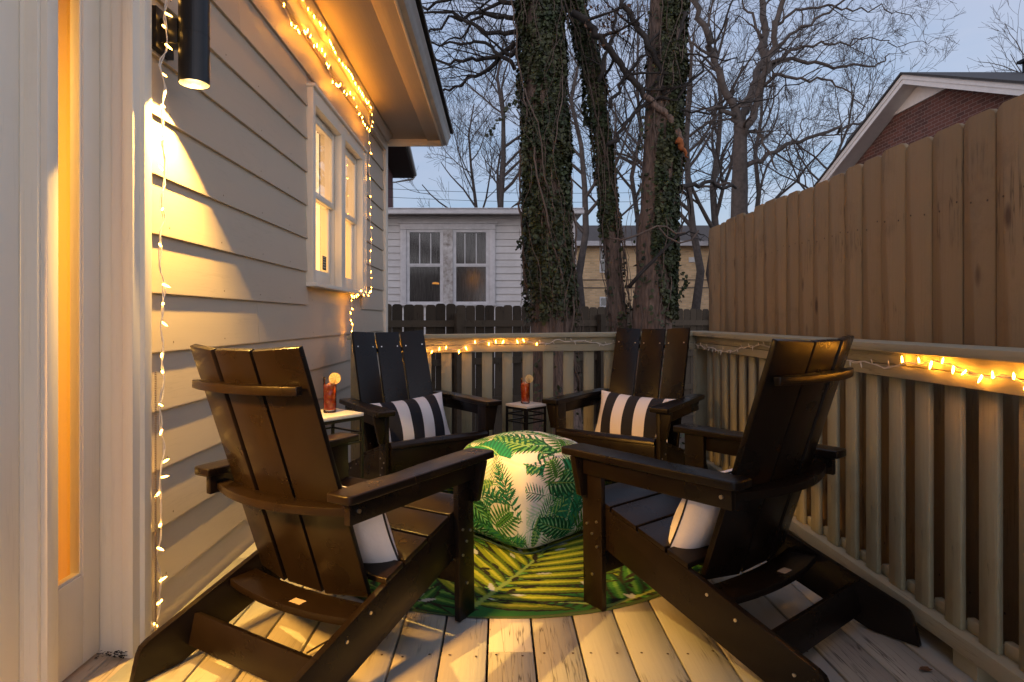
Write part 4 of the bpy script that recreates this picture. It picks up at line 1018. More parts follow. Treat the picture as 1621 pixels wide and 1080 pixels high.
# ================================================================== NEIGHBOURING HOUSES
YH = 14.4
hw = empty('white_house', (-1.6, YH, -.6), 'old white clapboard house with two peeling sash windows behind the picket fence', 'house')
def HP(mb, name, m, par, **k):
    o = mb.obj(name, m, par, **k); off = Vector((0, 0, 0)); q = par
    while q is not None: off += q.location; q = q.parent
    for v in o.data.vertices: v.co -= off
    return o
xl, xr = (560 - CX) * YH / F, (908 - CX) * YH / F
Z = lambda py, Y=YH: 1 + (CY - py) * Y / F
Xp = lambda px, Y=YH: (px - CX) * Y / F
s = MB(); zz = -.6; st_ = .161; ztop = Z(343)
z = Z(476.5) - st_ * 12
def lap(x0, x1, z):
    s.add([(x0, YH - .022, z), (x1, YH - .022, z), (x1, YH + .004, z + st_ - .004), (x0, YH + .004, z + st_ - .004), (x0, YH + .02, z), (x1, YH + .02, z)], [(0, 1, 2, 3), (4, 5, 1, 0)])
while z < ztop:
    if z + st_ > Z(480) and z < Z(356):
        lap(xl, Xp(636), z); lap(Xp(783), xr, z)
    else: lap(xl, xr, z)
    z += st_
HP(s, 'siding', M['housewhite'], hw)
w = MB(); w.box(xl, xr, YH + .021, YH + 7, -.62, ztop + .1); HP(w, 'wall_core', M['housewhite'], hw)
c = MB(); c.box(xr - .02, xr + .06, YH - .02, YH + .1, -.6, ztop); HP(c, 'corner_board', M['greytrim'], hw)
r = MB(); r.box(xl - .1, Xp(920), YH - .42, YH + 7.3, Z(341), Z(334)); HP(r, 'soffit', M['greytrim'], hw)
r = MB(); r.box(xl - .1, Xp(920), YH - .55, YH - .421, Z(339, 13.9), Z(330, 13.9)); HP(r, 'gutter', M['greytrim'], hw, bevel=.02)
r = MB(); r.add([(xl - .15, YH - .58, Z(331, 13.9)), (Xp(922), YH - .58, Z(331, 13.9)), (Xp(922), YH + 3.5, Z(331, 13.9) + .42), (xl - .15, YH + 3.5, Z(331, 13.9) + .42), (Xp(922), YH + 7.5, Z(331, 13.9)), (xl - .15, YH + 7.5, Z(331, 13.9))], [(0, 1, 2, 3), (3, 2, 4, 5), (0, 3, 5), (1, 4, 2), (5, 4, 1, 0)])
HP(r, 'roof', mat('pale_grey_roof', (.13, .13, .145), .8, noise_amt=.3, nscale=3), hw)
w = MB(); yf = YH - .05
w.box(Xp(634), Xp(643.5), yf, YH + .02, Z(481), Z(364)); w.box(Xp(774.5), Xp(784), yf, YH + .02, Z(481), Z(364)); w.box(Xp(634), Xp(784), yf - .004, YH + .02, Z(363.8), Z(354.5))
w.box(Xp(632), Xp(786), yf - .05, YH + .02, Z(484), Z(481.2)); w.box(Xp(630), Xp(788), yf - .03, YH + .02, Z(354.3), Z(351.8))
trim_o = HP(w, 'window_surround', M['greytrim'], hw, bevel=.004)
w = MB(); w.box(Xp(702), Xp(717), yf - .002, YH + .02, Z(481), Z(364)); HP(w, 'peeling_mullion', M['peel'], trim_o)
for (a, b2, mu) in ((643.7, 701.8, (664.5, 682)), (717.2, 774.3, (736, 754))):
    f_ = MB(); fa, fb = Xp(a), Xp(b2); yy = YH - .03; c_ = Xp(5 + CX)
    for (z0, z1, yo) in ((Z(421), Z(364), 0), (Z(481), Z(418.5), .012)):
        f_.box(fa, fa + c_, yy + yo, YH + .02, z0, z1); f_.box(fb - c_, fb, yy + yo, YH + .02, z0, z1); f_.box(fa + c_, fb - c_, yy + yo, YH + .02, z0, z0 + .05); f_.box(fa + c_, fb - c_, yy + yo, YH + .02, z1 - .06, z1)
    for mx_ in mu: f_.box(Xp(mx_) - .012, Xp(mx_) + .012, yy + .005, YH + .02, Z(418), Z(370))
    wo = HP(f_, 'window', M['greytrim'], hw)
    gpn = MB(); gpn.box(fa + c_, fb - c_, YH - .002, YH + .001, Z(478), Z(367)); HP(gpn, 'pane', glass_pane('old_glass', (.85, .85, .85), .03, .12), wo)
    cu = MB(); nq = 60
    for q in range(nq + 1):
        t = q / nq; xx = fa + (fb - fa) * t; yy2 = YH + .012 + .005 * math.sin(q * 1.1)
        cu.v += [(xx, yy2, Z(480)), (xx, yy2, Z(365))]
        if q: i_ = len(cu.v) - 4; cu.f.append((i_, i_ + 2, i_ + 3, i_ + 1)); cu.mi.append(0)
    HP(cu, 'curtain', M['curtain_dk'], wo)
lp_ = MB(); cc = Vector((Xp(690), YH + .004, Z(449)))
lp_.prism([(cc.x - .09, cc.z - .012), (cc.x + .08, cc.z - .02), (cc.x + .07, cc.z + .02), (cc.x - .02, cc.z + .035), (cc.x - .08, cc.z + .02)], YH + .003, YH + .008, 'y'); HP(lp_, 'lamp_glow', mat('room_lamp_glow', (.5, .2, .05), .6, emit=(1, .42, .08), es=.55), hw)

# tan brick house
YT = 26.
ht = empty('tan_brick_house', (7, YT, -.6), 'low tan brick house with brown roof seen between the trunks', 'house')
zt_e = Z(388, YT); xa, xb = Xp(872, YT), Xp(1500, YT)
w = MB(); w.box(xa, xb, YT, YT + 8, -.62, zt_e); HP(w, 'wall', M['tanbrick'], ht)
r = MB(); ov = .5; ze = Z(385, YT - ov)
zr = Z(357, YT + 4); r.add([(xa - .4, YT - ov, ze), (xb + .4, YT - ov, ze), (xb + .4, YT + 4, zr), (xa - .4, YT + 4, zr), (xa - .4, YT + 8.5, ze), (xb + .4, YT + 8.5, ze)], [(0, 1, 2, 3), (3, 2, 5, 4), (0, 3, 4), (1, 5, 2), (4, 5, 1, 0)]); HP(r, 'roof', M['tanroof'], ht)
r = MB(); r.box(xa - .4, xb + .4, YT - ov - .12, YT - ov - .001, Z(389.5, YT - ov), Z(382, YT - ov)); HP(r, 'gutter', M['greytrim'], ht)
for (x0, x1, y0, y1) in ((949, 966, 391, 432), (949, 968, 470, 500)):
    w = MB(); w.box(Xp(x0, YT), Xp(x1, YT), YT - .05, YT - .001, Z(y1, YT), Z(y0, YT)); wo = HP(w, 'window', M['whitepaint'], ht, bevel=.01)
    w = MB(); w.box(Xp(x0 + 2, YT), Xp(x1 - 2, YT), YT - .06, YT - .0501, Z(y1 - 2, YT), Z(y0 + 2, YT)); HP(w, 'pane', M['darkglass'], wo)
    w = MB(); w.box(Xp(x0 + 2, YT), Xp(x1 - 2, YT), YT - .07, YT - .0601, Z((y0 + y1) / 2 + .8, YT), Z((y0 + y1) / 2 - .8, YT)); HP(w, 'meeting_rail', M['whitepaint'], wo)
w = MB(); w.box(Xp(1090, YT), Xp(1100, YT), YT - .06, YT - .001, Z(415.5, YT), Z(407.5, YT)); HP(w, 'vent', M['whitepaint'], ht, bevel=.01)
w = MB(); w.box(xa, xb, YT - .03, YT - .001, Z(444, YT), Z(442.6, YT)); w.box(xa, xb, YT - .03, YT - .001, Z(456.5, YT), Z(455, YT)); HP(w, 'brick_band', M['tanroof'], ht)

# red brick gable house beyond the tall fence (gable wall faces the deck)
hr = empty('red_brick_house', (9.3, 13.5, -.6), 'red brick house with white-trimmed gable above the tan fence', 'house')
YPk, ZPk, sl_ = 13.47, 6.42, .452; Ye0, Ye1 = 8.9, 18.0
def zr_(y): return ZPk - sl_ * abs(y - YPk)
# brick mapping: object coords y,z -> brick u,v
mrb = M['redbrick']; mpn = [n_ for n_ in mrb.node_tree.nodes if n_.type == 'MAPPING'][0]
cmbx = N(mrb.node_tree, 'ShaderNodeCombineXYZ'); spx = N(mrb.node_tree, 'ShaderNodeSeparateXYZ'); tcn = [n_ for n_ in mrb.node_tree.nodes if n_.type == 'TEX_COORD'][0]
mrb.node_tree.links.new(tcn.outputs['Object'], spx.inputs[0]); mrb.node_tree.links.new(spx.outputs['Y'], cmbx.inputs['X']); mrb.node_tree.links.new(spx.outputs['Z'], cmbx.inputs['Y']); mrb.node_tree.links.new(cmbx.outputs[0], mpn.inputs[0])
w = MB(); w.prism([(Ye0 + .4, -.62), (Ye1 - .4 - .8, -.62), (Ye1 - 1.2, zr_(Ye1 - 1.2) - .25), (YPk + .92, 5.80), (YPk, 6.16), (YPk - .92, 5.80), (Ye0 + .4, zr_(Ye0 + .4) - .25)], 9.3, 16, 'x'); HP(w, 'wall', M['redbrick'], hr)
w = MB(); w.prism([(YPk - .95, 5.79), (YPk + .95, 5.79), (YPk, ZPk - .2)], 9.26, 9.2999, 'x'); HP(w, 'gable_board', M['whitepaint'], hr)
def rake(y0, y1, x0, x1, d0, d1): return [(y0, zr_(y0) - d1), (y1, zr_(y1) - d1), (y1, zr_(y1) - d0), (y0, zr_(y0) - d0)], x0, x1
r = MB()
for a, b2 in ((Ye0, YPk), (YPk, Ye1 - .85)):
    p_, x0_, x1_ = rake(a, b2, 8.86, 8.90, 0.03, .13); r.prism(p_, x0_, x1_, 'x')
    p_, x0_, x1_ = rake(a, b2, 8.88, 8.93, .1301, .24); r.prism(p_, x0_, x1_, 'x')
HP(r, 'rake_board', M['whitepaint'], hr)
r = MB()
for a, b2 in ((Ye0, YPk), (YPk, Ye1 - .85)):
    p_, x0_, x1_ = rake(a, b2, 8.931, 9.6, .18, .20); r.prism(p_, x0_, x1_, 'x')
r.box(8.931, 9.299, 17.10 - .35, 17.10, zr_(17.1) - .60, zr_(17.1) - .2)
HP(r, 'soffit', M['whitepaint'], hr)
r = MB()
for a, b2 in ((Ye0 - .05, YPk), (YPk, Ye1 - .8)):
    p_, x0_, x1_ = rake(a, b2, 8.82, 16.4, -.02, .028); r.prism(p_, x0_, x1_, 'x')
rf_ = HP(r, 'roof', M['roof'], hr)
w = MB(); xv = 11.2; yv = YPk - .6; w.box(xv, xv + .45, yv - .25, yv + .25, zr_(yv) + .0, zr_(yv) + .33); w.box(xv - .08, xv + .53, yv - .3, yv + .3, zr_(yv) + .331, zr_(yv) + .39); HP(w, 'roof_vent', M['black'], rf_)

# dark red building peeping out behind the corner of the house
hb = empty('red_wall_house', (-5, 26, -.6), 'tall red-walled house with dark eave just behind the corner of the cream house', 'house')
c1, c2 = P(655, 280, 28), P(643, 233, 23.2)
w = MB(); w.add([(-4.75, 27.4, -.62), (-4.35, 21, -.62), (-9, 21, -.62), (-9, 27.4, -.62), (-4.75, 27.4, 7.45), (-4.35, 21, 7.45), (-9, 21, 7.45), (-9, 27.4, 7.45)], [(0, 3, 2, 1), (4, 5, 6, 7), (0, 1, 5, 4), (1, 2, 6, 5), (2, 3, 7, 6), (3, 0, 4, 7)]); HP(w, 'wall', mat('dark_red_wall', (.14, .035, .028), .8, noise_amt=.2), hb)
w = MB(); d_ = (c1 - c2); e0 = c2 - d_ * .9
w.add([(e0.x, e0.y, 7.46), (c1.x, c1.y, 7.46), (-10, c1.y, 7.46), (-10, e0.y, 7.46), (e0.x, e0.y, 7.70), (c1.x, c1.y, 7.70), (-10, c1.y, 9.7), (-10, e0.y, 9.7)], [(3, 2, 1, 0), (4, 5, 6, 7), (0, 1, 5, 4), (1, 2, 6, 5), (2, 3, 7, 6), (3, 0, 4, 7)]); HP(w, 'eave', mat('dark_eave', (.05, .035, .03), .8), hb)
w = MB(); w.tube([(e0.x + .06, e0.y, 7.62), (c1.x + .06, c1.y, 7.62)], .09, 8); w.tube([(c1.x + .06, c1.y - .05, 7.55), (c1.x - .05, c1.y - .05, 7.40), (-4.78, 27.35, 7.1), (-4.70, 27.30, 3)], .05, 8); HP(w, 'gutter', M['gutter'], hb)

# ================================================================== TREES
def rough_trunk(mb, pts, rads, n=40, seed=0, ridge=.03, step=.06):
    """tapered trunk with ridged bark; returns sampled axis"""
    pts = [Vector(p) for p in pts]; ax = []
    for i in range(len(pts) - 1):
        L = (pts[i + 1] - pts[i]).length; k = max(1, int(L / step))
        for j in range(k): t = j / k; ax.append((pts[i].lerp(pts[i + 1], t), rads[i] + (rads[i + 1] - rads[i]) * t))
    ax.append((pts[-1], rads[-1])); b0 = len(mb.v)
    for i, (p, r) in enumerate(ax):
        for k in range(n):
            a = 2 * math.pi * k / n
            f_ = 1 + ridge / max(r, .1) * (abs(noise.noise(Vector((math.cos(a) * 7, math.sin(a) * 7, p.z * 1.3 + seed)))) * 2 - .6) * .8 + .10 * noise.noise(Vector((math.cos(a), math.sin(a), p.z * .9 + seed)))
            mb.v.append((p.x + math.cos(a) * r * f_, p.y + math.sin(a) * r * f_, p.z))
    for i in range(len(ax) - 1):
        for k in range(n): a = b0 + i * n + k; b2 = b0 + i * n + (k + 1) % n; mb.f.append((a, b2, b2 + n, a + n)); mb.mi.append(mb.m)
    return ax
def grow(mb, p, d, L, r, depth, rq, up=.1, spread=.7, nchild=3, minr=.003, seg=6, wig=.22, sides=4, decay=.62):
    pts = [p.copy()]; rs_ = [r]; cur = p.copy(); dd = d.normalized()
    for i in range(seg):
        dd = (dd + Vector((rq.gauss(0, wig), rq.gauss(0, wig), rq.gauss(0, wig) + up * .5)) * .45).normalized()
        cur = cur + dd * (L / seg); pts.append(cur.copy()); rs_.append(max(minr, r * (1 - .62 * (i + 1) / seg)))
    mb.tube(pts, rs_, 6 if r > .05 else (4 if r > .012 else 3), cap=False)
    if depth <= 0: return
    for k in range(nchild):
        t = rq.uniform(.25, .98); i = min(seg, max(1, int(t * seg))); q = pts[i]
        ax = (pts[i] - pts[i - 1]).normalized(); perp = Vector((rq.gauss(0, 1), rq.gauss(0, 1), rq.gauss(0, 1))); perp = (perp - ax * perp.dot(ax)).normalized()
        nd = (ax * math.cos(spread) + perp * math.sin(spread) * rq.uniform(.7, 1.3)).normalized()
        grow(mb, q, nd, L * decay * rq.uniform(.75, 1.2), rs_[i] * rq.uniform(.5, .72), depth - 1, rq, up, spread, nchild, minr, max(3, seg - 1), wig, sides, decay)
def limb(mb, px_pts, r0, r1, rq, depth=3, child_every=1, L=.9, **k):
    """limb through world points with side twigs"""
    pts = [Vector(p) for p in px_pts]; n_ = len(pts); fine = []; rr_ = []
    for i in range(n_ - 1):
        for j in range(4):
            t = j / 4; q = pts[i].lerp(pts[i + 1], t); w_ = (pts[i + 1] - pts[i]).length * .07
            if j: q = q + Vector((rq.gauss(0, w_), rq.gauss(0, w_), rq.gauss(0, w_)))
            fine.append(q); rr_.append(r0 + (r1 - r0) * (i + t) / (n_ - 1))
    fine.append(pts[-1]); rr_.append(r1); mb.tube(fine, rr_, 7, cap=True)
    if depth > 0:
        for i in range(2, len(fine), child_every):
            ax = (fine[i] - fine[i - 1]).normalized(); perp = Vector((rq.gauss(0, 1), rq.gauss(0, .6), rq.gauss(.2, 1))); perp = (perp - ax * perp.dot(ax)).normalized()
            grow(mb, fine[i], (ax * .8 + perp * .8), L * rq.uniform(.6, 1.3), rr_[i] * .5, depth - 1, rq, **k)
def ivy_leaves(mb, ax, cov, count, seed, thick=.05, size=(.011, .030)):
    rq = random.Random(seed); L = len(ax); c = 0; tries = 0; P5 = [(0, -1), (.75, -.35), (.85, .35), (0, 1.15), (-.85, .35), (-.75, -.35)]
    while c < count and tries < count * 6:
        tries += 1
        p, r = ax[rq.randrange(L)]; a = rq.random() * 2 * math.pi
        if math.sin(a) > .35: continue            # the side turned away from the deck keeps only its edge
        cl = noise.noise(Vector((math.cos(a) * 2.6, math.sin(a) * 2.6, p.z * 2.4 + seed))) + .5 * noise.noise(Vector((math.cos(a) * 7, math.sin(a) * 7, p.z * 6 + seed)))
        if cov(p.z, a) * (1.15 + 1.9 * cl) < rq.random(): continue
        o = r + rq.uniform(.005, thick) + max(0, cl) * .07
        q = Vector((p.x + math.cos(a) * o, p.y + math.sin(a) * o, p.z + rq.uniform(-.04, .04)))
        nrm = Vector((math.cos(a), math.sin(a), .5)) + Vector((rq.gauss(0, .6), rq.gauss(0, .6), rq.gauss(0, .6))); nrm.normalize()
        u = nrm.orthogonal().normalized(); ang = rq.random() * 6.28; u = (Matrix.Rotation(ang, 3, nrm) @ u); v = nrm.cross(u); s_ = rq.uniform(*size)
        P5 = [(0, -1), (.75, -.35), (.85, .35), (0, 1.15), (-.85, .35), (-.75, -.35)]
        mb.add([q + (u * x + v * y) * s_ + nrm * (-.25 * s_ * abs(x)) for x, y in P5], [(0, 1, 2, 3), (0, 3, 4, 5)]); c += 1
def vines(mb, ax, count, seed, rr_=(.003, .008), off=.04, top=1.0):
    rq = random.Random(seed); L = len(ax)
    for k in range(count):
        i = rq.randrange(0, int(L * .8)); a = -math.pi / 2 + rq.uniform(-1.5, 1.5); pts = []; da = 0; n_ = rq.randrange(12, 60); o = rq.uniform(.3, 1.2) * off
        for j in range(n_):
            if i + j >= L: break
            p, r = ax[i + j]; da = .8 * da + rq.gauss(0, .035); a += da; o = max(.004, o + rq.gauss(0, .010)); pts.append(Vector((p.x + math.cos(a) * (r + o), p.y + math.sin(a) * (r + o), p.z)))
        if len(pts) > 3: mb.tube(pts, rq.uniform(*rr_), 4, cap=False)
def tree(label, loc, name='ivy_tree', cat='tree', group=None): return empty(name, loc, label, cat, group)
def TPt(mb, name, m, par, **k): return HP(mb, name, m, par, **k)
G_IVY = 'ivy-covered trunks just behind the deck'
# --- T1 the widest trunk
Y1 = 6.8; q = lambda px, py, Y: P(px, py, Y)
base1 = q(878, 735, Y1); t1 = tree('thickest tree trunk wrapped in dark ivy and dry vines, nearest the white house', base1, 'ivy_tree', 'tree', G_IVY)
mb = MB(); ax1 = rough_trunk(mb, [q(880, 740, Y1), q(876, 600, Y1), q(873, 520, Y1), q(868, 400, Y1), q(862, 200, Y1), q(855, 0, Y1), q(848, -300, Y1)], [.36, .262, .235, .215, .208, .205, .19], seed=3)
TPt(mb, 'trunk', M['bark'], t1, smooth=True)
mb = MB(); ivy_leaves(mb, ax1, lambda z, a: min(1, max(.02, (z - .95) * 2.2)), 24000, 4, thick=.055); TPt(mb, 'ivy', M['ivy'], t1)
mb = MB(); vines(mb, ax1, 75, 5, (.002, .0045), off=.085); vines(mb, ax1, 12, 55, (.008, .016), .05); TPt(mb, 'vines', M['vine'], t1, smooth=True)
rq = random.Random(31); mb = MB()
for pts, r0, r1 in (([(815, 66), (790, 90), (760, 118), (720, 137), (692, 152)], .035, .010), ([(820, 30), (770, 22), (720, 28), (665, 60)], .03, .012), ([(818, 80), (770, 92), (720, 95), (672, 91)], .03, .012), ([(818, 50), (760, 45), (700, 20), (650, 30)], .03, .01), ([(815, 110), (780, 75), (730, 70), (664, 64)], .026, .01), ([(815, 5), (760, -15), (690, 4), (640, 12)], .03, .012), ([(820, -20), (780, 10), (740, 50), (700, 70)], .028, .008)):
    limb(mb, [q(a, b2, Y1 + .3 + i_ * .12) for i_, (a, b2) in enumerate(pts)], r0, r1, rq, depth=3, child_every=2, L=.55, nchild=3, up=-.05, minr=.0022, spread=.8)
TPt(mb, 'limb', M['twig'], t1, smooth=True)
# hanging ivy sprays at the left edge of the trunk
rq = random.Random(8)
for (a, b2, c_, d_) in ((822, 150, 772, 215), (835, 360, 818, 395)):
    mb = MB()
    p0, p1 = q(a, b2, Y1 - .1), q(c_, d_, Y1 - .1)
    for k in range(26):
        p = p0.lerp(p1, k / 25) + Vector((rq.gauss(0, .015), rq.gauss(0, .02), rq.gauss(0, .015))); nrm = Vector((rq.gauss(0, 1), -1, rq.gauss(0, 1))).normalized(); u = nrm.orthogonal().normalized(); v = nrm.cross(u); s_ = rq.uniform(.018, .032)
        mb.add([p + (u * x + v * y) * s_ for x, y in ((0, -1), (.8, -.2), (.6, .6), (0, 1), (-.6, .6), (-.8, -.2))], [(0, 1, 2, 3, 4, 5)])
    TPt(mb, 'ivy_spray', M['ivy'], t1)
# --- T2 slim leaning trunk
Y2 = 7.3; t2 = tree('slim leaning ivy-covered trunk between the two thicker trunks', q(985, 725, Y2), 'ivy_tree', 'tree', G_IVY)
mb = MB(); ax2 = rough_trunk(mb, [q(984, 725, Y2), q(982, 600, Y2), q(980, 524, Y2), q(972, 420, Y2), q(962, 320, Y2), q(955, 250, Y2), q(943, 150, Y2), q(925, 60, Y2), q(905, 0, Y2), q(870, -120, Y2)], [.17, .118, .104, .098, .088, .084, .092, .11, .115, .10], n=26, seed=9)
TPt(mb, 'trunk', M['bark'], t2, smooth=True)
mb = MB(); ivy_leaves(mb, ax2, lambda z, a: .06 if z < 2.0 else .8, 6500, 14, thick=.03); TPt(mb, 'ivy', M['ivy'], t2)
mb = MB(); vines(mb, ax2, 35, 15, off=.05); TPt(mb, 'vines', M['vine'], t2, smooth=True)
mb = MB(); rq = random.Random(41); Yb = 6.9
limb(mb, [q(905, 20, Yb), q(940, 45, Yb), q(960, 75, Yb), q(985, 105, Yb), q(1000, 125, Yb), q(1022, 155, Yb)], .042, .034, rq, depth=2, child_every=4, L=.7, nchild=3, minr=.003)
limb(mb, [q(985, 0, Yb), q(1000, 30, Yb), q(1022, 60, Yb), q(1046, 105, Yb), q(1052, 150, Yb)], .030, .035, rq, depth=2, child_every=4, L=.6, nchild=3, minr=.003)
limb(mb, [q(1085, 20, Yb), q(1072, 60, Yb), q(1055, 92, Yb), q(1048, 110, Yb)], .028, .03, rq, depth=0)
limb(mb, [q(965, 170, Yb), q(985, 130, Yb), q(1005, 105, Yb), q(1030, 65, Yb), q(1080, 20, Yb)], .022, .012, rq, depth=3, child_every=4, L=.7, nchild=3, minr=.0025)
limb(mb, [q(962, 230, Yb), q(985, 205, Yb), q(1010, 175, Yb), q(1080, 145, Yb), q(1130, 80, Yb), q(1160, 0, Yb)], .026, .010, rq, depth=3, child_every=3, L=.7, nchild=3, minr=.0025)
limb(mb, [q(948, 130, Yb), q(962, 80, Yb), q(975, 30, Yb), q(982, -20, Yb)], .022, .016, rq, depth=2, child_every=4, L=.5, nchild=3, minr=.0025)
limb(mb, [q(1080, 175, Yb), q(1110, 178, Yb), q(1160, 170, Yb), q(1230, 150, Yb), q(1300, 110, Yb)], .014, .006, rq, depth=2, child_every=4, L=.7, nchild=3, minr=.002)
limb(mb, [q(1085, 85, Yb), q(1130, 90, Yb), q(1190, 95, Yb), q(1240, 70, Yb)], .010, .005, rq, depth=2, child_every=5, L=.5, nchild=2, minr=.002)
TPt(mb, 'limb', M['twig'], t2, smooth=True)
mb = MB(); rq = random.Random(77)
limb(mb, [q(1020, 152, Yb), q(1042, 172, Yb), q(1062, 195, Yb), q(1078, 225, Yb)], .036, .042, rq, depth=0); TPt(mb, 'snapped_limb', M['bark'], t2, smooth=True)
mb = MB(); limb(mb, [q(1072, 222, Yb - .05), q(1080, 236, Yb - .05), q(1090, 250, Yb - .03)], .045, .008, rq, depth=0); TPt(mb, 'torn_wood', M['rotwood'], t2, smooth=True)
mb = MB()
for k in range(150):
    p = q(rq.uniform(925, 1000), rq.uniform(5, 75), Yb + rq.uniform(-.3, .3)); nrm = Vector((rq.gauss(0, 1), rq.gauss(0, 1), rq.gauss(0, 1))).normalized(); u = nrm.orthogonal().normalized(); v = nrm.cross(u); s_ = rq.uniform(.012, .032)
    mb.add([p + (u * x + v * y) * s_ for x, y in ((0, -1), (.6, -.2), (.4, .6), (0, 1), (-.5, .5), (-.6, -.2))], [(0, 1, 2, 3, 4, 5)])
TPt(mb, 'dead_leaves', M['deadleaf'], t2)
# --- T3 right trunk
Y3 = 7.1; t3 = tree('straight bark trunk with ivy up its fence side, rightmost of the three near trunks', q(1030, 730, Y3), 'ivy_tree', 'tree', G_IVY)
mb = MB(); ax3 = rough_trunk(mb, [q(1028, 735, Y3), q(1029, 600, Y3), q(1031, 524, Y3), q(1036, 400, Y3), q(1044, 260, Y3), q(1051, 120, Y3), q(1055, 0, Y3), q(1062, -250, Y3)], [.36, .26, .222, .205, .200, .196, .190, .17], n=36, seed=19, ridge=.035)
TPt(mb, 'trunk', M['bark'], t3, smooth=True)
mb = MB(); ivy_leaves(mb, ax3, lambda z, a: (.95 if (math.cos(a) > -.35 + .3 * noise.noise(Vector((z, 0, 0))) and z > 1.0 + .9 * max(0, -math.cos(a) + .5)) else .02), 15000, 24, thick=.045); TPt(mb, 'ivy', M['ivy'], t3)
mb = MB(); vines(mb, ax3, 26, 25, off=.06); rq = random.Random(50)
for pts in ([(965, 377), (985, 380), (1010, 372), (1040, 358), (1055, 359), (1070, 370), (1085, 368)], [(1043, 360), (1055, 375), (1075, 385), (1095, 380), (1106, 365)]): mb.tube([q(a, b2, Y3 - .45) for a, b2 in pts], .010, 6)
TPt(mb, 'vines', M['vine'], t3, smooth=True)
mb = MB(); mb.tube([q(995, 455, Y3 - .4), q(1015, 432, Y3 - .4), q(1045, 402, Y3 - .4), q(1068, 378, Y3 - .4), q(1085, 345, Y3 - .4), q(1090, 335, Y3 - .4)], [.024, .02, .018, .014, .010, .006], 7)
rq = random.Random(51); limb(mb, [q(1068, 378, Y3 - .4), q(1095, 368, Y3 - .3), q(1115, 372, Y3 - .3)], .012, .006, rq, depth=2, child_every=3, L=.3, nchild=2)
limb(mb, [q(1078, 297, Y3), q(1100, 292, Y3 + .2), q(1130, 291, Y3 + .5), q(1165, 298, Y3 + .9)], .030, .018, rq, depth=2, child_every=6, L=.4, nchild=2)
TPt(mb, 'limb', M['twig'], t3, smooth=True)
mb = MB(); rq = random.Random(9)
for k in range(60):
    t = k / 59; p = q(1078 + 8 * math.sin(t * 5), 430 + 55 * t, Y3 - .1) + Vector((rq.gauss(0, .02), rq.gauss(0, .02), 0)); nrm = Vector((rq.gauss(0, 1), -1, rq.gauss(0, 1))).normalized(); u = nrm.orthogonal().normalized(); v = nrm.cross(u); s_ = rq.uniform(.012, .026)
    mb.add([p + (u * x + v * y) * s_ for x, y in ((0, -1), (.8, -.2), (.6, .6), (0, 1), (-.6, .6), (-.8, -.2))], [(0, 1, 2, 3, 4, 5)])
TPt(mb, 'ivy_spray', M['ivy'], t3)

# --- far bare trees
G_BARE = 'bare winter trees behind the houses'
Y4 = 19.; t4 = tree('large spreading bare tree rising beside the red brick house', q(1165, 560, Y4), 'bare_tree', 'tree', G_BARE)
rq = random.Random(101); mb = MB()
mb.tube([q(1167, 560, Y4), q(1168, 420, Y4), q(1170, 340, Y4), q(1171, 290, Y4), q(1172, 230, Y4), q(1172, 195, Y4)], [.30, .27, .25, .24, .20, .19], 12, cap=False)
L4 = [([(1172, 200), (1185, 160), (1198, 120), (1211, 85), (1211, 40), (1207, 0), (1210, -60)], .15, .09), ([(1172, 230), (1195, 170), (1208, 120), (1225, 60), (1240, 0), (1250, -50)], .13, .06),
      ([(1172, 210), (1150, 150), (1130, 90), (1115, 40), (1098, -10)], .13, .08), ([(1172, 200), (1150, 178), (1135, 170), (1118, 175)], .09, .04),
      ([(1178, 265), (1215, 243), (1260, 225), (1300, 212), (1340, 200), (1378, 190), (1400, 178)], .085, .02), ([(1205, 110), (1240, 95), (1290, 98), (1340, 105), (1385, 105), (1408, 85)], .075, .018),
      ([(1215, 105), (1250, 80), (1300, 66), (1345, 72), (1375, 55)], .06, .015), ([(1212, 95), (1250, 55), (1290, 30), (1330, 5), (1370, -15)], .06, .02), ([(1222, 118), (1262, 125), (1300, 125), (1335, 140), (1370, 170)], .055, .014),
      ([(1175, 215), (1195, 205), (1212, 235), (1225, 262), (1228, 270)], .06, .015), ([(1230, 40), (1260, 15), (1310, 8), (1350, 18), (1400, 15), (1445, 30)], .05, .010), ([(1165, 296), (1150, 290), (1115, 295), (1085, 292)], .055, .03),
      ([(1345, 72), (1380, 60), (1420, 75), (1460, 65), (1485, 62)], .022, .006), ([(1207, 60), (1185, 20), (1170, -10)], .05, .02), ([(1240, 240), (1265, 215), (1270, 190), (1300, 175)], .03, .008)]
for pts, r0, r1 in L4: limb(mb, [q(a, b2, Y4 + i_ * .25 * math.sin(len(pts) + r0 * 90)) for i_, (a, b2) in enumerate(pts)], r0, r1, rq, depth=4 if r0 < .1 else 3, child_every=3, L=1.25, nchild=3, minr=.0042, up=.12, wig=.3, spread=.75)
TPt(mb, 'trunk', M['farbark'], t4, smooth=True)
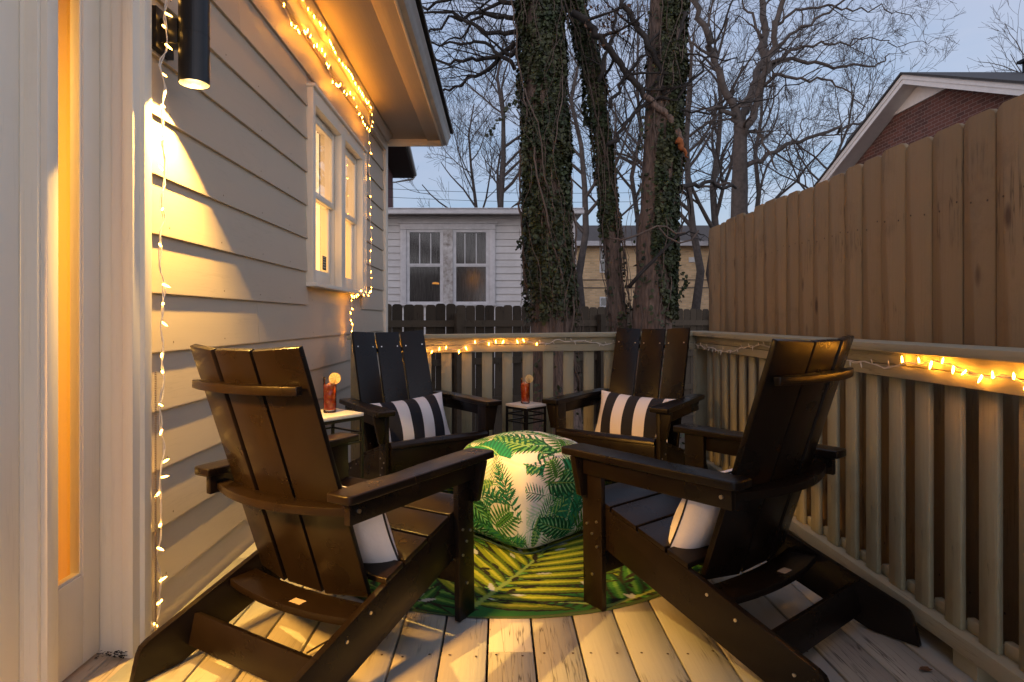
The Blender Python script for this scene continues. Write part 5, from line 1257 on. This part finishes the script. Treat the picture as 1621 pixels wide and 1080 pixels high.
def bare_tree(px, Y, top_py, r, label, seed, lean=0, n1=8, depth=4, L=.33, fork=.35, base_py=540, up=.25, spread=.6, minr=None):
    b = q(px, base_py, Y); b.z = -.6; T_ = q(px + lean, top_py, Y); hgt = T_.z - b.z; o = tree(label, b, 'bare_tree', 'tree', G_BARE)
    rq = random.Random(seed); mb = MB(); pts = [b + (T_ - b) * t + Vector((rq.gauss(0, .012) * hgt, rq.gauss(0, .012) * hgt, 0)) * (t > 0) for t in np.linspace(0, 1, 9)]
    mb.tube(pts, [r * (1 - .82 * t) for t in np.linspace(0, 1, 9)], 8, cap=False)
    for k in range(n1):
        t = fork + (1 - fork) * (k + rq.random() * .6) / n1; i = min(7, int(t * 8)); p = pts[i].lerp(pts[i + 1], t * 8 - i); a = rq.random() * 6.28
        grow(mb, p, Vector((math.cos(a), math.sin(a) * .7, .9)), hgt * L * (1.15 - .6 * t), r * (1 - .8 * t) * .6, depth, rq, up=up, nchild=3, minr=minr or Y * .00024, spread=spread, wig=.28, decay=.62)
    TPt(mb, 'trunk', M['farbark'], o, smooth=True); return o
bare_tree(755, 30, 165, .16, 'fine-twigged bare tree above the white house roof, farthest left', 5, lean=-8, n1=12, depth=4, L=.36, fork=.42)
bare_tree(805, 24, 60, .2, 'bare tree half hidden behind the thickest ivy trunk on its house side', 6, lean=-10, n1=12, depth=4, L=.34, fork=.4)
bare_tree(925, 22, 20, .17, 'slender bare tree in the gap between the thickest and the slim trunk', 7, lean=-12, n1=12, depth=4, L=.32)
bare_tree(948, 33, 60, .16, 'thin bare tree far behind the slim leaning trunk', 8, lean=8, n1=10, depth=4)
bare_tree(1006, 28, 0, .17, 'thin bare tree in the gap between the slim trunk and the right-hand trunk', 9, lean=4, n1=12, depth=4)
bare_tree(1106, 24, 10, .2, 'narrow straight bare tree just right of the near trunks', 10, lean=-22, n1=12, depth=4)
bare_tree(1131, 25, 30, .22, 'forked bare tree between the near trunks and the spreading tree', 11, lean=4, n1=12, depth=4)
bare_tree(1196, 30, 60, .2, 'thin bare tree standing behind the spreading tree trunk', 12, lean=10, n1=10, depth=4)
bare_tree(1262, 28, 150, .18, 'slanting bare tree low behind the tan fence top', 13, lean=85, n1=10, depth=4, L=.4, fork=.45)
bare_tree(1640, 34, 60, .2, 'bare tree whose twig tips show past the red house at the far edge', 14, lean=0, n1=10, depth=3)
# overhead cables
cb = MB()
for (y0, y1, z0, z1) in ((300, 303, 0, 0), (313, 318, 0, 0)):
    a, b2 = P(560, y0 - 4, 24), P(1200, y1 - 6, 26); pts = [a.lerp(b2, t) + Vector((0, 0, -.25 * 4 * t * (1 - t))) for t in np.linspace(0, 1, 20)]; cb.tube(pts, .010, 4)
tag(cb.obj('overhead_cable', M['wirecable']), 'pair of thin overhead cables above the white house roof', 'cable')
# fallen leaves
rq = random.Random(61); k = 0
def fallen(x, y, z, s_, nm, lab, grp, cat='leaf'):
    mb = MB(); a = rq.random() * 6.28; n_ = 9
    pts = []
    for i in range(n_):
        t = 2 * math.pi * i / n_; r_ = s_ * (1 + .25 * math.sin(3 * t)) * (.55 + .45 * abs(math.cos(t / 2)))
        pts.append(Vector((math.cos(t + a) * r_, math.sin(t + a) * r_ * .6, .002 + .25 * s_ * abs(math.sin(t * 2)))))
    mb.add([Vector((0, 0, .003))] + pts, [(0, 1 + i, 1 + (i + 1) % n_) for i in range(n_)])
    o = mb.obj('fallen_leaf', M['deadleaf'], None, (x, y, z)); tag(o, lab, cat, grp)
fallen(1.20, 1.72, zt(1.2), .022, 'l', 'curled brown leaf on the deck at the foot of the side railing, nearest the camera', 'fallen leaves on the deck')
fallen(1.23, 2.02, zt(1.2), .02, 'l', 'curled brown leaf under the side railing beside the chair leg', 'fallen leaves on the deck')
fallen(.93, 1.98, zt(.9) + .001, .018, 'l', 'reddish leaf on the deck under the railing-side chair', 'fallen leaves on the deck')
fallen(-.72, 1.62, zt(-.7) + .001, .02, 'l', 'dark leaf on the deck behind the wall-side chair', 'fallen leaves on the deck')
# twig on the deck behind the left chair
tw_ = MB(); tw_.tube([(-.575, 1.83, .004), (-.55, 1.86, .008), (-.53, 1.895, .006)], .003, 5); tag(tw_.obj('fallen_twig', M['twig']), 'small dark twig lying on the deck under the wall-side chair', 'twig')
